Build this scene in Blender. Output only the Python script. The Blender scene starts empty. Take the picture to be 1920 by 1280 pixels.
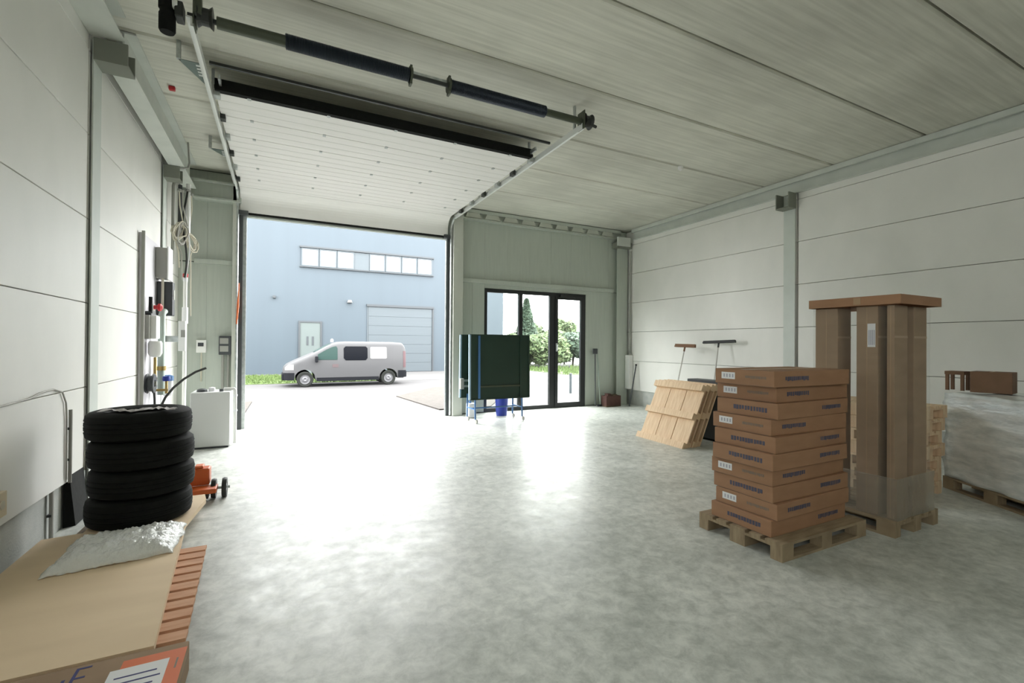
import bpy, bmesh, math, random
from mathutils import Vector, Matrix
random.seed(7)
S = bpy.context.scene
COL = S.collection
PI = math.pi

# ------------------------------------------------------------------ camera
def axes(yaw, pitch, roll):
    cy, sy, cp, sp = math.cos(yaw), math.sin(yaw), math.cos(pitch), math.sin(pitch)
    f = Vector((sy*cp, cy*cp, sp)); r = Vector((cy, -sy, 0)); u = r.cross(f)
    c, s = math.cos(roll), math.sin(roll)
    return r*c + u*s, u*c - r*s, f
cam_d = bpy.data.cameras.new('camera'); cam = bpy.data.objects.new('camera', cam_d); COL.objects.link(cam)
_r, _u, _f = axes(math.radians(26.785), .0063, .0073)
M = Matrix.Identity(4)
for i in range(3):
    M[i][0], M[i][1], M[i][2] = _r[i], _u[i], -_f[i]
M.translation = (0, 0, 1.70)
cam.matrix_world = M
cam_d.sensor_width = 36; cam_d.lens = 865.4/1920*36; cam_d.clip_start = .05; cam_d.clip_end = 500
S.camera = cam

# ------------------------------------------------------------------ sky, daylight, exposure
W = bpy.data.worlds.new('overcast_sky'); S.world = W; W.use_nodes = True
wn = W.node_tree.nodes; wl = W.node_tree.links
bg = wn['Background']; bg.inputs['Color'].default_value = (.985, 1.0, .99, 1); bg.inputs['Strength'].default_value = 8.0
def portal(name, loc, rot, sx, sy):
    l = bpy.data.lights.new(name, 'AREA'); l.shape = 'RECTANGLE'; l.size = sx; l.size_y = sy
    l.cycles.is_portal = True
    o = bpy.data.objects.new(name, l); COL.objects.link(o); o.location = loc; o.rotation_euler = rot
portal('daylight_portal_gate', (1.42, 10.7, 2.1), (-PI/2, 0, 0), 4.2, 4.2)
portal('daylight_portal_entrance', (6.09, 10.72, 1.55), (-PI/2, 0, 0), 3.0, 3.05)
portal('added_portal_rear', (1.8, -3.85, 4.225), (PI/2, 0, 0), 3.2, .45)  # guides sky light through the added rear windows
portal('added_portal_side', (-1.96, -1.85, 2.9), (0, -PI/2, 0), .75, 3.0)  # guides sky light through the added left-wall window
S.view_settings.view_transform = 'Standard'; S.view_settings.look = 'None'
S.view_settings.exposure = 1.15; S.view_settings.gamma = 1.0; S.view_settings.use_curve_mapping = False
try:
    cy = S.cycles; cy.max_bounces = 16; cy.diffuse_bounces = 10; cy.glossy_bounces = 6; cy.transmission_bounces = 8
    cy.transparent_max_bounces = 16; cy.use_denoising = True; cy.sample_clamp_indirect = 12; cy.caustics_reflective = False; cy.caustics_refractive = False
except Exception:
    pass

# ------------------------------------------------------------------ materials
MATS = {}
def mat(name, col, rough=.6, metal=0., col2=None, scale=8., stretch=(1,1,1), detail=4., lo=.35, hi=.65, bump=0., bscale=None, spec=.5, rough2=None, coat=0.):
    m = bpy.data.materials.new(name); m.use_nodes = True
    nt = m.node_tree; n = nt.nodes; L = nt.links; b = n['Principled BSDF']
    b.inputs['Base Color'].default_value = (*col, 1); b.inputs['Roughness'].default_value = rough
    b.inputs['Metallic'].default_value = metal; b.inputs['Specular IOR Level'].default_value = spec
    b.inputs['Coat Weight'].default_value = coat
    if col2 or bump or rough2 is not None:
        tc = n.new('ShaderNodeTexCoord'); mp = n.new('ShaderNodeMapping'); L.new(tc.outputs['Object'], mp.inputs['Vector'])
        mp.inputs['Scale'].default_value = stretch
        nz = n.new('ShaderNodeTexNoise'); nz.inputs['Scale'].default_value = scale; nz.inputs['Detail'].default_value = detail
        L.new(mp.outputs['Vector'], nz.inputs['Vector'])
        rp = n.new('ShaderNodeMapRange'); rp.inputs['From Min'].default_value = lo; rp.inputs['From Max'].default_value = hi
        L.new(nz.outputs['Fac'], rp.inputs['Value'])
        if col2:
            mx = n.new('ShaderNodeMix'); mx.data_type = 'RGBA'
            mx.inputs['A'].default_value = (*col, 1); mx.inputs['B'].default_value = (*col2, 1)
            L.new(rp.outputs['Result'], mx.inputs['Factor']); L.new(mx.outputs['Result'], b.inputs['Base Color'])
        if rough2 is not None:
            rr = n.new('ShaderNodeMapRange'); rr.inputs['To Min'].default_value = rough; rr.inputs['To Max'].default_value = rough2
            L.new(rp.outputs['Result'], rr.inputs['Value']); L.new(rr.outputs['Result'], b.inputs['Roughness'])
        if bump:
            src = nz
            if bscale:
                src = n.new('ShaderNodeTexNoise'); src.inputs['Scale'].default_value = bscale; src.inputs['Detail'].default_value = 3
                L.new(mp.outputs['Vector'], src.inputs['Vector'])
            bp = n.new('ShaderNodeBump'); bp.inputs['Strength'].default_value = bump; bp.inputs['Distance'].default_value = .02
            L.new(src.outputs['Fac'], bp.inputs['Height']); L.new(bp.outputs['Normal'], b.inputs['Normal'])
    MATS[name] = m
    return m
def glass_mat(name, tint, gloss_fac=.08, rough=.02):
    m = bpy.data.materials.new(name); m.use_nodes = True
    nt = m.node_tree; n = nt.nodes; L = nt.links; n.remove(n['Principled BSDF'])
    t = n.new('ShaderNodeBsdfTransparent'); t.inputs['Color'].default_value = (*tint, 1)
    g = n.new('ShaderNodeBsdfGlossy'); g.inputs['Roughness'].default_value = rough
    mx = n.new('ShaderNodeMixShader'); mx.inputs['Fac'].default_value = gloss_fac
    L.new(t.outputs[0], mx.inputs[1]); L.new(g.outputs[0], mx.inputs[2]); L.new(mx.outputs[0], n['Material Output'].inputs['Surface'])
    MATS[name] = m
def film_mat(name, col, alpha, rough=.25, bump=.6, scale=14., stretch=(1,1,.35)):
    m = mat(name, col, rough, 0, None, scale, stretch, 4, .3, .7, bump)
    b = m.node_tree.nodes['Principled BSDF']; b.inputs['Alpha'].default_value = alpha
    b.inputs['Specular IOR Level'].default_value = .8
    return m
mat('wall_white', (.80,.79,.755), .45, 0, (.76,.755,.72), 2.2, (1,1,.6), 5)
mat('joint', (.10,.10,.09), .8)
mat('plinth', (.42,.44,.42), .8, 0, (.52,.53,.50), 5, (1,1,1), 6, bump=.15, bscale=60)
mat('steel_paint', (.60,.64,.60), .45, 0, (.56,.60,.56), 3)
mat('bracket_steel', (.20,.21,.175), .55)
mat('beam_paint', (.60,.625,.58), .5, 0, (.54,.57,.53), 3)
mat('front_clad', (.47,.51,.455), .45, 0, (.44,.48,.43), 4, (6,1,.4), 3)
mat('jamb_paint', (.52,.54,.48), .5)
mat('galv', (.55,.58,.57), .38, .7, (.40,.43,.42), 14, (1,1,1), 4)
mat('galv_bright', (.78,.80,.78), .42, .25)
mat('dark_metal', (.035,.038,.035), .5, .3)
mat('charcoal', (.05,.055,.06), .45)
mat('spring_steel', (.022,.03,.042), .38, .5)
mat('olive_steel', (.07,.08,.055), .5, .3)
mat('rubber', (.0035,.004,.0035), .8, 0, (.006,.007,.0055), 20, bump=.1, spec=.25)
mat('tyre_print', (.45,.42,.42), .6)
mat('door_white', (.80,.79,.765), .5, 0, (.765,.755,.73), 5, (.3,4,1), 3)
mat('door_grey_face', (.60,.61,.57), .5)
mat('frame_black', (.015,.017,.018), .4)
mat('ping_green', (.010,.032,.021), .5, 0, (.013,.037,.024), 3, (1,1,.4))
mat('ping_frame', (.06,.16,.36), .4)
mat('gusset', (.15,.19,.175), .5, .4)
mat('ping_edge', (.35,.48,.60), .45)
mat('blue_plastic', (.015,.04,.33), .4)
mat('cardboard', (.365,.20,.112), .75, 0, (.325,.175,.096), 4, (1,1,3), 4)
mat('cardboard_pale', (.82,.645,.45), .8, 0, (.76,.59,.405), 1.6, (.5,2.5,1), 4)
mat('cardboard_wall', (.35,.235,.15), .8, 0, (.30,.20,.125), 3, (1,1,3), 4)
mat('tape', (.40,.26,.15), .35)
mat('print_blue', (.075,.075,.12), .6)
mat('print_grey', (.22,.17,.13), .6)
mat('print_navy', (.03,.035,.16), .6)
mat('label_white', (.80,.80,.82), .5)
mat('label_ink', (.42,.42,.50), .6)
mat('label_orange', (.72,.17,.06), .5)
mat('pallet_wood', (.36,.275,.175), .8, 0, (.25,.185,.115), 5, (1,7,1), 5, bump=.15)
mat('crate_wood', (.78,.60,.41), .75, 0, (.66,.47,.30), 4, (8,8,1), 5, bump=.1)
mat('plank_red', (.70,.40,.25), .75, 0, (.60,.31,.18), 5, (1,8,1), 4)
mat('wood_dark', (.12,.085,.05), .8, 0, (.08,.055,.03), 5)
mat('white_plastic', (.80,.80,.78), .4)
mat('machine_white', (.66,.67,.66), .4)
mat('grey_plastic', (.33,.33,.30), .5)
mat('board_lilac', (.66,.64,.68), .6)
mat('pipe_green', (.38,.46,.41), .5)
mat('red_plastic', (.50,.015,.02), .4)
mat('orange_paint', (.62,.13,.03), .45)
mat('cable_black', (.02,.022,.02), .5)
mat('cable_grey', (.42,.41,.38), .6)
mat('cable_beige', (.60,.56,.46), .6)
mat('brass', (.45,.33,.13), .35, .8)
mat('socket_beige', (.66,.56,.40), .5)
mat('broom_wood', (.55,.40,.27), .6)
mat('broom_brown', (.20,.105,.06), .8)
mat('broom_black', (.05,.052,.055), .7)
mat('handle_metal', (.62,.60,.57), .4, .4)
mat('foil', (.88,.90,.90), .22, .15, (.66,.70,.71), 5, (1.0,1.0,3.0), 3, bump=.8)
mat('brown_box', (.20,.11,.065), .75, 0, (.16,.09,.05), 4)
mat('crate_red', (.10,.045,.035), .8, 0, (.07,.03,.025), 6)
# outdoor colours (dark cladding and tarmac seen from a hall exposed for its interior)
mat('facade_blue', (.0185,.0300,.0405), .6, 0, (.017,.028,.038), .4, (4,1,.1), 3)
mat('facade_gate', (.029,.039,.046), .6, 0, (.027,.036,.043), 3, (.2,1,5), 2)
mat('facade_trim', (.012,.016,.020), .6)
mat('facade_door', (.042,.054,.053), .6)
mat('facade_pane', (.30,.30,.31), .25)  # pale colour stands in for the white sky the panes would reflect
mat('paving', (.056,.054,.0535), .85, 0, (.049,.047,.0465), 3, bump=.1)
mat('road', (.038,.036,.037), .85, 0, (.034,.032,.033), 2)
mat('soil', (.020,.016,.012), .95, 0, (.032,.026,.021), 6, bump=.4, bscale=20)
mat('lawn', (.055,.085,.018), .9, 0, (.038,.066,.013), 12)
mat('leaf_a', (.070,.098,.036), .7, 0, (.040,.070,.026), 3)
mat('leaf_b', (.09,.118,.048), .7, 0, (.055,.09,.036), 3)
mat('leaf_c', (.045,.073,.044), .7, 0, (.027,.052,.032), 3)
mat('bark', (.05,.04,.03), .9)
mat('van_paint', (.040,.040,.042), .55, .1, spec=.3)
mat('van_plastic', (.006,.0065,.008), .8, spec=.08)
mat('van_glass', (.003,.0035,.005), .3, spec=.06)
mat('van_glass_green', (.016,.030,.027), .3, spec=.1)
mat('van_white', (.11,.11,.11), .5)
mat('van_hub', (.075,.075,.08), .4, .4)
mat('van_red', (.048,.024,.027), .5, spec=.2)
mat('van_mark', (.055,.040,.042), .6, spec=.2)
glass_mat('pane_glass', (.97,.985,.975), .05)
film_mat('stretch_film', (.55,.57,.51), .08, .3, .5)
film_mat('stretch_film_thick', (.44,.41,.34), .42, .35, .8)
film_mat('bubble_plastic', (.95,.96,.95), .82, .16, .9, 26., (1,1,1))

def floor_mat():
    m = bpy.data.materials.new('polished_concrete'); m.use_nodes = True
    nt = m.node_tree; n = nt.nodes; L = nt.links; b = n['Principled BSDF']
    tc = n.new('ShaderNodeTexCoord')
    def noise(scale, detail, rough=.55, dist=0.):
        z = n.new('ShaderNodeTexNoise'); z.inputs['Scale'].default_value = scale; z.inputs['Detail'].default_value = detail
        z.inputs['Roughness'].default_value = rough; z.inputs['Distortion'].default_value = dist
        L.new(tc.outputs['Object'], z.inputs['Vector']); return z
    a = noise(1.1, 7, .62, .6); c = noise(9, 9, .72, .3); d = noise(5.0, 12, .82, .2)
    def rng(src, f0, f1, t0, t1):
        r = n.new('ShaderNodeMapRange'); r.inputs['From Min'].default_value = f0; r.inputs['From Max'].default_value = f1
        r.inputs['To Min'].default_value = t0; r.inputs['To Max'].default_value = t1; L.new(src, r.inputs['Value']); return r
    m1 = n.new('ShaderNodeMix'); m1.data_type = 'RGBA'; m1.inputs['A'].default_value = (.53,.545,.52,1); m1.inputs['B'].default_value = (.70,.71,.685,1)
    L.new(rng(a.outputs['Fac'], .38, .64, 0, 1).outputs[0], m1.inputs['Factor'])
    m2 = n.new('ShaderNodeMix'); m2.data_type = 'RGBA'; m2.blend_type = 'MULTIPLY'; m2.inputs['Factor'].default_value = .8
    cr = n.new('ShaderNodeMix'); cr.data_type = 'RGBA'; cr.inputs['A'].default_value = (.62,.64,.62,1); cr.inputs['B'].default_value = (1.12,1.12,1.1,1)
    L.new(rng(c.outputs['Fac'], .36, .62, 0, 1).outputs[0], cr.inputs['Factor'])
    L.new(m1.outputs['Result'], m2.inputs['A']); L.new(cr.outputs['Result'], m2.inputs['B']); L.new(m2.outputs['Result'], b.inputs['Base Color'])
    L.new(rng(d.outputs['Fac'], .34, .66, .30, .50).outputs[0], b.inputs['Roughness'])
    b.inputs['Specular IOR Level'].default_value = .48
    MATS['polished_concrete'] = m
floor_mat()
def slab_mat():
    m = mat('concrete_slab', (.67,.665,.59), .8, 0, (.55,.548,.48), 2.2, (.35,9,1), 6, .36, .66, bump=.08)
    nt = m.node_tree; n = nt.nodes; L = nt.links; b = n['Principled BSDF']
    tc = n['Texture Coordinate']
    z = n.new('ShaderNodeTexNoise'); z.inputs['Scale'].default_value = .55; z.inputs['Detail'].default_value = 5; L.new(tc.outputs['Object'], z.inputs['Vector'])
    r = n.new('ShaderNodeMapRange'); r.inputs['From Min'].default_value = .35; r.inputs['From Max'].default_value = .65; r.inputs['To Min'].default_value = .86; r.inputs['To Max'].default_value = 1.1
    L.new(z.outputs['Fac'], r.inputs['Value'])
    mx = n.new('ShaderNodeMix'); mx.data_type = 'RGBA'; mx.blend_type = 'MULTIPLY'; mx.inputs['Factor'].default_value = 1
    src = b.inputs['Base Color'].links[0].from_socket
    L.new(src, mx.inputs['A']); L.new(r.outputs[0], mx.inputs['B']); L.new(mx.outputs['Result'], b.inputs['Base Color'])
slab_mat()

# ------------------------------------------------------------------ mesh helpers
class MB:
    def __init__(s): s.v = []; s.f = []
    def add(s, vs, fs):
        o = len(s.v); s.v += [tuple(p) for p in vs]; s.f += [tuple(i+o for i in f) for f in fs]; return s
    def box(s, x0, x1, y0, y1, z0, z1):
        return s.add([(x0,y0,z0),(x1,y0,z0),(x1,y1,z0),(x0,y1,z0),(x0,y0,z1),(x1,y0,z1),(x1,y1,z1),(x0,y1,z1)],
                     [(0,3,2,1),(4,5,6,7),(0,1,5,4),(1,2,6,5),(2,3,7,6),(3,0,4,7)])
    def obox(s, c, size, R):
        hx, hy, hz = size[0]/2, size[1]/2, size[2]/2; c = Vector(c)
        P = [c + R @ Vector(p) for p in ((-hx,-hy,-hz),(hx,-hy,-hz),(hx,hy,-hz),(-hx,hy,-hz),(-hx,-hy,hz),(hx,-hy,hz),(hx,hy,hz),(-hx,hy,hz))]
        return s.add(P, [(0,3,2,1),(4,5,6,7),(0,1,5,4),(1,2,6,5),(2,3,7,6),(3,0,4,7)])
    def tube(s, pts, r, n=8, caps=True):
        pts = [Vector(p) for p in pts]; rs = r if isinstance(r, (list, tuple)) else [r]*len(pts)
        rings = []; up = None
        for i, p in enumerate(pts):
            t = (pts[min(i+1, len(pts)-1)] - pts[max(i-1, 0)]).normalized()
            if up is None:
                up = Vector((0,0,1)) if abs(t.z) < .9 else Vector((1,0,0))
            a = t.cross(up)
            if a.length < 1e-6: a = t.orthogonal()
            a.normalize(); b = a.cross(t).normalized(); up = b
            rings.append([p + (a*math.cos(2*PI*k/n) + b*math.sin(2*PI*k/n))*rs[i] for k in range(n)])
        vs = [q for R in rings for q in R]; fs = []
        for i in range(len(pts)-1):
            for k in range(n):
                fs.append((i*n+k, i*n+(k+1) % n, (i+1)*n+(k+1) % n, (i+1)*n+k))
        if caps:
            fs.append(tuple(reversed(range(n)))); fs.append(tuple(range((len(pts)-1)*n, len(pts)*n)))
        return s.add(vs, fs)
    def lathe(s, prof, c=(0,0,0), axis='z', n=32, closed=False):
        vs = []; m = len(prof); c = Vector(c)
        for k in range(n):
            a = 2*PI*k/n; ca, sa = math.cos(a), math.sin(a)
            for (r, h) in prof:
                p = {'z': (r*ca, r*sa, h), 'x': (h, r*ca, r*sa), 'y': (r*sa, h, r*ca)}[axis]
                vs.append(c + Vector(p))
        fs = []
        for k in range(n):
            for i in range(m if closed else m-1):
                j = (i+1) % m; k2 = (k+1) % n
                fs.append((k*m+i, k2*m+i, k2*m+j, k*m+j))
        return s.add(vs, fs)
    def prism(s, poly, h0, h1, axis='z'):
        n = len(poly)
        def P(a, b, h): return {'z': (a,b,h), 'y': (a,h,b), 'x': (h,a,b)}[axis]
        vs = [P(a,b,h0) for a,b in poly] + [P(a,b,h1) for a,b in poly]
        fs = [tuple(range(n-1,-1,-1)), tuple(range(n,2*n))] + [(i,(i+1) % n,n+(i+1) % n,n+i) for i in range(n)]
        return s.add(vs, fs)
    def mesh(s, name):
        me = bpy.data.meshes.new(name); me.from_pydata(s.v, [], s.f)
        bm = bmesh.new(); bm.from_mesh(me); bmesh.ops.recalc_face_normals(bm, faces=bm.faces); bm.to_mesh(me); bm.free()
        return me
    def build(s, name, m, parent=None, local=False, smooth=False, bevel=0.):
        if parent is not None and not local:
            L = Vector((0,0,0)); q = parent
            while q is not None: L += q.location; q = q.parent
            s.v = [(p[0]-L[0], p[1]-L[1], p[2]-L[2]) for p in s.v]
        me = s.mesh(name); me.materials.append(MATS[m])
        if smooth:
            for p in me.polygons: p.use_smooth = True
            try: me.set_sharp_from_angle(angle=math.radians(38))
            except Exception: pass
        o = bpy.data.objects.new(name, me); COL.objects.link(o)
        if parent is not None: o.parent = parent
        if bevel:
            b = o.modifiers.new('bevel', 'BEVEL'); b.width = bevel; b.segments = 2; b.limit_method = 'ANGLE'
        return o
def B(x0,x1,y0,y1,z0,z1): return MB().box(x0,x1,y0,y1,z0,z1)
def tag(o, label=None, cat=None, group=None, kind=None):
    for k, v in (('label',label),('category',cat),('group',group),('kind',kind)):
        if v: o[k] = v
    return o
def thing(name, label, cat, loc=(0,0,0), rotz=0., group=None):
    o = bpy.data.objects.new(name, None); COL.objects.link(o); o.location = loc; o.rotation_euler = (0,0,rotz)
    o.empty_display_size = .1
    if rotz == 0.: o['_loc'] = tuple(loc)
    return tag(o, label, cat, group)
def struct(name, mb, m, label=None, **k):
    o = mb.build(name, m, **k); o['kind'] = 'structure'
    if label: o['label'] = label
    return o
def clone(o, parent=None):
    c = o.copy(); COL.objects.link(c); c.parent = parent
    for ch in list(o.children): clone(ch, c)
    return c
def RX(a): return Matrix.Rotation(a, 3, 'X')
def RY(a): return Matrix.Rotation(a, 3, 'Y')
def RZ(a): return Matrix.Rotation(a, 3, 'Z')

# ================================================================== ROOM SHELL
XL, XR, YF, YB, ZC = -1.70, 9.05, 10.55, -3.6, 5.0
floor = struct('floor', B(XL-.25, XR+.25, YB-.2, YF+.22, -.2, 0), 'polished_concrete')

# ceiling of precast slabs, joints recessed
ceil = struct('ceiling', B(XL-.25, XR+.3, YB-.2, YF+.1, ZC+.06, ZC+.25), 'joint')
js = [YB-.1, -1.93, -.57, .79, 2.15, 3.52, 4.86, 6.19, 7.55, 9.0, YF+.05]
for a, b in zip(js[:-1], js[1:]):
    mb = MB(); g = .011; c = .022     # chamfered edge gives the V joint
    mb.prism([(a+g+c, ZC), (b-g-c, ZC), (b-g, ZC+c), (b-g, ZC+.10), (a+g, ZC+.10), (a+g, ZC+c)], XL-.2, XR+.25, 'x')
    mb.build('ceiling_slab', 'concrete_slab', ceil)

# side walls: plinth, sandwich panels in courses
zs = [.42, 1.25, 2.08, 2.915, 3.75, 4.58, 4.98]
LW = (-3.36, -.34, 2.52, 3.30)     # unseen window added in the left wall to brighten the near hall
def side_wall(name, xin, sgn, bays, plabel):
    xa, xb = sorted((xin+sgn*.07, xin+sgn*.2))
    if sgn < 0:
        w = struct(name, B(xa, xb, LW[1], YF+.1, -.15, ZC+.2), 'joint')
        B(xa, xb, YB-.2, LW[0], -.15, ZC+.2).build('backing', 'joint', w)
        B(xa, xb, LW[0], LW[1], -.15, LW[2]).build('backing', 'joint', w); B(xa, xb, LW[0], LW[1], LW[3], ZC+.2).build('backing', 'joint', w)
    else:
        w = struct(name, B(xa, xb, YB-.2, YF+.1, -.15, ZC+.2), 'joint')
    mp = B(min(xin+sgn*.05, xin+sgn*.16), max(xin+sgn*.05, xin+sgn*.16), YB, YF+.05, -.1, .44)
    mp.build('plinth', 'plinth', w)
    for (y0, y1) in bays:
        for a, b in zip(zs[:-1], zs[1:]):
            x0, x1 = sorted((xin, xin+sgn*.08)); g = .004
            if sgn < 0 and y1 < 0:
                for q in ((y0,LW[0],a,b),(LW[1],y1,a,b),(LW[0],LW[1],a,min(b,LW[2])),(LW[0],LW[1],max(a,LW[3]),b)):
                    if q[1]-q[0] > .02 and q[3]-q[2] > .02: B(x0, x1, q[0], q[1], q[2]+g, q[3]-g).build('panel', 'wall_white', w)
                continue
            B(x0, x1, y0, y1, a+g, b-g).build('panel', 'wall_white', w, bevel=.004)
    return w
wall_l = side_wall('wall_left', XL, -1, [(YB, -.1), (-.06, 5.93), (5.97, 9.06), (9.10, YF)], None)
wall_r = side_wall('wall_right', XR, 1, [(YB, -.1), (-.06, 5.53), (5.57, YF)], None)
RW0, RW1, RZ0, RZ1 = .2, 3.4, 4.0, 4.45      # high windows added in the unseen rear wall as fill light
wb_ = struct('wall_back', B(XL-.2, XR+.2, YB-.2, YB, -.15, RZ0), 'wall_white')
B(XL-.2, XR+.2, YB-.2, YB, RZ1, ZC+.2).build('panel', 'wall_white', wb_)
B(XL-.2, RW0, YB-.2, YB, RZ0, RZ1).build('panel', 'wall_white', wb_); B(RW1, XR+.2, YB-.2, YB, RZ0, RZ1).build('panel', 'wall_white', wb_)
wr_ = struct('added_window_2', B(RW0, RW1, YB-.14, YB-.06, RZ0, RZ0+.06), 'frame_black', 'added row of unseen high windows in the rear wall for fill daylight')
B(RW0, RW1, YB-.14, YB-.06, RZ1-.06, RZ1).build('frame', 'frame_black', wr_)
for i in range(7):
    x = RW0+(RW1-RW0-.06)*i/6
    B(x, x+.06, YB-.14, YB-.06, RZ0+.06, RZ1-.06).build('mullion', 'frame_black', wr_)
    if i < 6: B(x+.06, RW0+(RW1-RW0-.06)*(i+1)/6, YB-.11, YB-.10, RZ0+.06, RZ1-.06).build('pane', 'pane_glass', wr_)

wl_ = struct('added_window_3', B(XL-.16, XL-.08, LW[0], LW[1], LW[2], LW[2]+.05), 'frame_black', 'added unseen window in the left wall behind the camera for fill daylight')
B(XL-.16, XL-.08, LW[0], LW[1], LW[3]-.05, LW[3]).build('frame', 'frame_black', wl_)
for i in range(4):
    y = LW[0]+(LW[1]-LW[0]-.05)*i/3
    B(XL-.16, XL-.08, y, y+.05, LW[2]+.05, LW[3]-.05).build('mullion', 'frame_black', wl_)
    if i < 3: B(XL-.13, XL-.12, y+.05, LW[0]+(LW[1]-LW[0]-.05)*(i+1)/3, LW[2]+.05, LW[3]-.05).build('pane', 'pane_glass', wl_)
# front wall: cladding of upright panels round the gate and the glass entrance
GX0, GX1, GZ = -.66, 3.50, 4.22            # gate opening
EX0, EX1, EZ = 4.55, 7.62, 3.09            # glass entrance
front = struct('wall_front', B(XL-.2, GX0-.12, YF+.08, YF+.2, -.15, ZC+.2), 'joint')
B(GX1+.42, EX0, YF+.08, YF+.2, -.15, ZC+.2).build('backing', 'joint', front)
B(EX0, EX1, YF+.08, YF+.2, EZ, ZC+.2).build('backing', 'joint', front)
B(EX1, XR+.2, YF+.08, YF+.2, -.15, ZC+.2).build('backing', 'joint', front)
B(GX0-.12, GX1+.42, YF+.08, YF+.2, GZ, ZC+.2).build('lintel', 'front_clad', front)
def clad(x0, x1, z0, z1, n):
    w = (x1-x0)/n
    for i in range(n):
        B(x0+i*w+.0012, x0+(i+1)*w-.0012, YF, YF+.09, z0, z1).build('panel', 'front_clad', front)
clad(XL, GX0-.14, .02, 3.22, 2); clad(XL, GX0-.14, 3.24, 4.98, 2)
clad(GX1+.40, EX0, .02, 3.20, 2); clad(EX1, XR, .02, 3.20, 3); clad(GX1+.40, XR, 3.22, 4.98, 8); clad(EX0, EX1, 3.10, 3.20, 1)
# horizontal rails on the front wall
t1 = struct('trim_1', B(GX1+.40, 8.55, YF-.07, YF, 3.20, 3.30), 'front_clad', bevel=.006)
t2 = struct('trim_2', B(XL+.25, GX0-.14, YF-.07, YF, 3.20, 3.29), 'front_clad', bevel=.006)
# ribbed roof edge over the entrance wall
t3 = struct('trim_3', B(GX1+.40, 8.85, YF-.02, YF+.02, 4.74, 4.98), 'front_clad')
n = 9; w = (8.55-3.95)/n
for i in range(n):
    x = 3.95+i*w
    MB().prism([(x+.04, 4.78), (x+w-.04, 4.78), (x+w-.10, 4.90), (x+.10, 4.90)], YF-.10, YF, 'y').build('rib', 'jamb_paint', t3)
B(3.9, 8.75, YF-.12, YF, 4.90, 4.98).build('cap_rail', 'front_clad', t3)
B(3.9, 8.75, YF-.12, YF, 4.72, 4.765).build('cap_rail', 'front_clad', t3)
# beam above the wall left of the gate
t4 = struct('trim_4', B(XL+.25, GX0-.02, YF-.16, YF, 4.42, 4.72), 'front_clad')
B(XL+.25, GX0-.02, YF-.24, YF, 4.40, 4.43).build('flange', 'front_clad', t4)
B(XL+.25, GX0-.02, YF-.24, YF, 4.72, 4.75).build('flange', 'front_clad', t4)
# gate posts
t5 = struct('trim_5', B(GX1+.16, GX1+.40, YF-.22, YF+.12, 0, 4.85), 'jamb_paint', bevel=.006)
t6 = struct('trim_6', B(GX0-.16, GX0-.06, YF-.16, YF+.1, 0, 4.80), 'jamb_paint', bevel=.006)
t7 = struct('trim_7', B(GX1+.42, EX0, YF+.02, YF+.2, 0, .03), 'frame_black')

# ------------------------------------------------------------------ steel columns and beams
def column(name, label, x_face, sgn, y0, y1, ztop, hz0, hx):
    c = thing(name, label, 'column', (x_face, (y0+y1)/2, 0))
    f0, f1 = sorted((x_face, x_face+sgn*.014)); w0, w1 = sorted((x_face+sgn*.014, x_face+sgn*.058))
    B(f0, f1, y0, y1, 0, ztop).build('flange', 'steel_paint', c)
    ym = (y0+y1)/2
    B(w0, w1, ym-.006, ym+.006, 0, ztop).build('web', 'steel_paint', c)
    h0, h1 = sorted((x_face, hx))
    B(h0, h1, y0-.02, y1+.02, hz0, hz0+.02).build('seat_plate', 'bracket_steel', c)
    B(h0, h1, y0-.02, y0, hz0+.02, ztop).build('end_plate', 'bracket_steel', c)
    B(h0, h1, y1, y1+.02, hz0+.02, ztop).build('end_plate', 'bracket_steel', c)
    return c
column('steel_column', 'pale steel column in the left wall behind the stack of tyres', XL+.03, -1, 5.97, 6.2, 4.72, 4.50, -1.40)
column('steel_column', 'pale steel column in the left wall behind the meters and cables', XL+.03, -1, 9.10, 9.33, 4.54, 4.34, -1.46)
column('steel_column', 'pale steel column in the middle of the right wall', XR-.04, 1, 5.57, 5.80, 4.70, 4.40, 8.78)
cc = thing('steel_column', 'pale corner column where the right wall meets the entrance wall', 'column', (8.8, 10.35, 0))
B(8.60, 8.98, YF-.14, YF-.12, 0, 4.62).build('flange', 'front_clad', cc); B(8.77, 8.80, YF-.12, YF, 0, 4.62).build('web', 'front_clad', cc)
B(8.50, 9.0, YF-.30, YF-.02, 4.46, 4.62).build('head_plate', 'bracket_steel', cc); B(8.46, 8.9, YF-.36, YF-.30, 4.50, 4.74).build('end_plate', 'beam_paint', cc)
def ibeam(name, label, x0, x1, y0, y1, z0, z1, web, tf=.018):
    b = thing(name, label, 'beam', ((x0+x1)/2, (y0+y1)/2, z0))
    B(x0, x1, y0, y1, z0, z0+tf).build('bottom_flange', 'beam_paint', b)
    B(x0, x1, y0, y1, z1-tf, z1).build('top_flange', 'beam_paint', b)
    B(web-.006, web+.006, y0, y1, z0+tf, z1-tf).build('web', 'beam_paint', b)
    return b
ibeam('steel_beam', 'wide steel beam under the ceiling along the near left wall', XL+.002, -1.42, YB+.02, 5.94, 4.73, 4.995, -1.55)
b2 = ibeam('steel_beam', 'deeper steel beam under the ceiling between the two left columns', -1.61, -1.40, 6.23, 10.28, 4.54, 4.995, -1.505)
ibeam('steel_beam', 'slim steel beam under the ceiling along the right wall', 8.98, XR-.002, YB+.02, 10.2, 4.70, 4.99, 9.03)
bt = tag(B(8.93, 8.98, YB+.02, 10.2, 4.90, 4.99).build('ceiling_strip', 'beam_paint'), 'pale strip along the ceiling edge above the right wall beam', 'strip')

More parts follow.
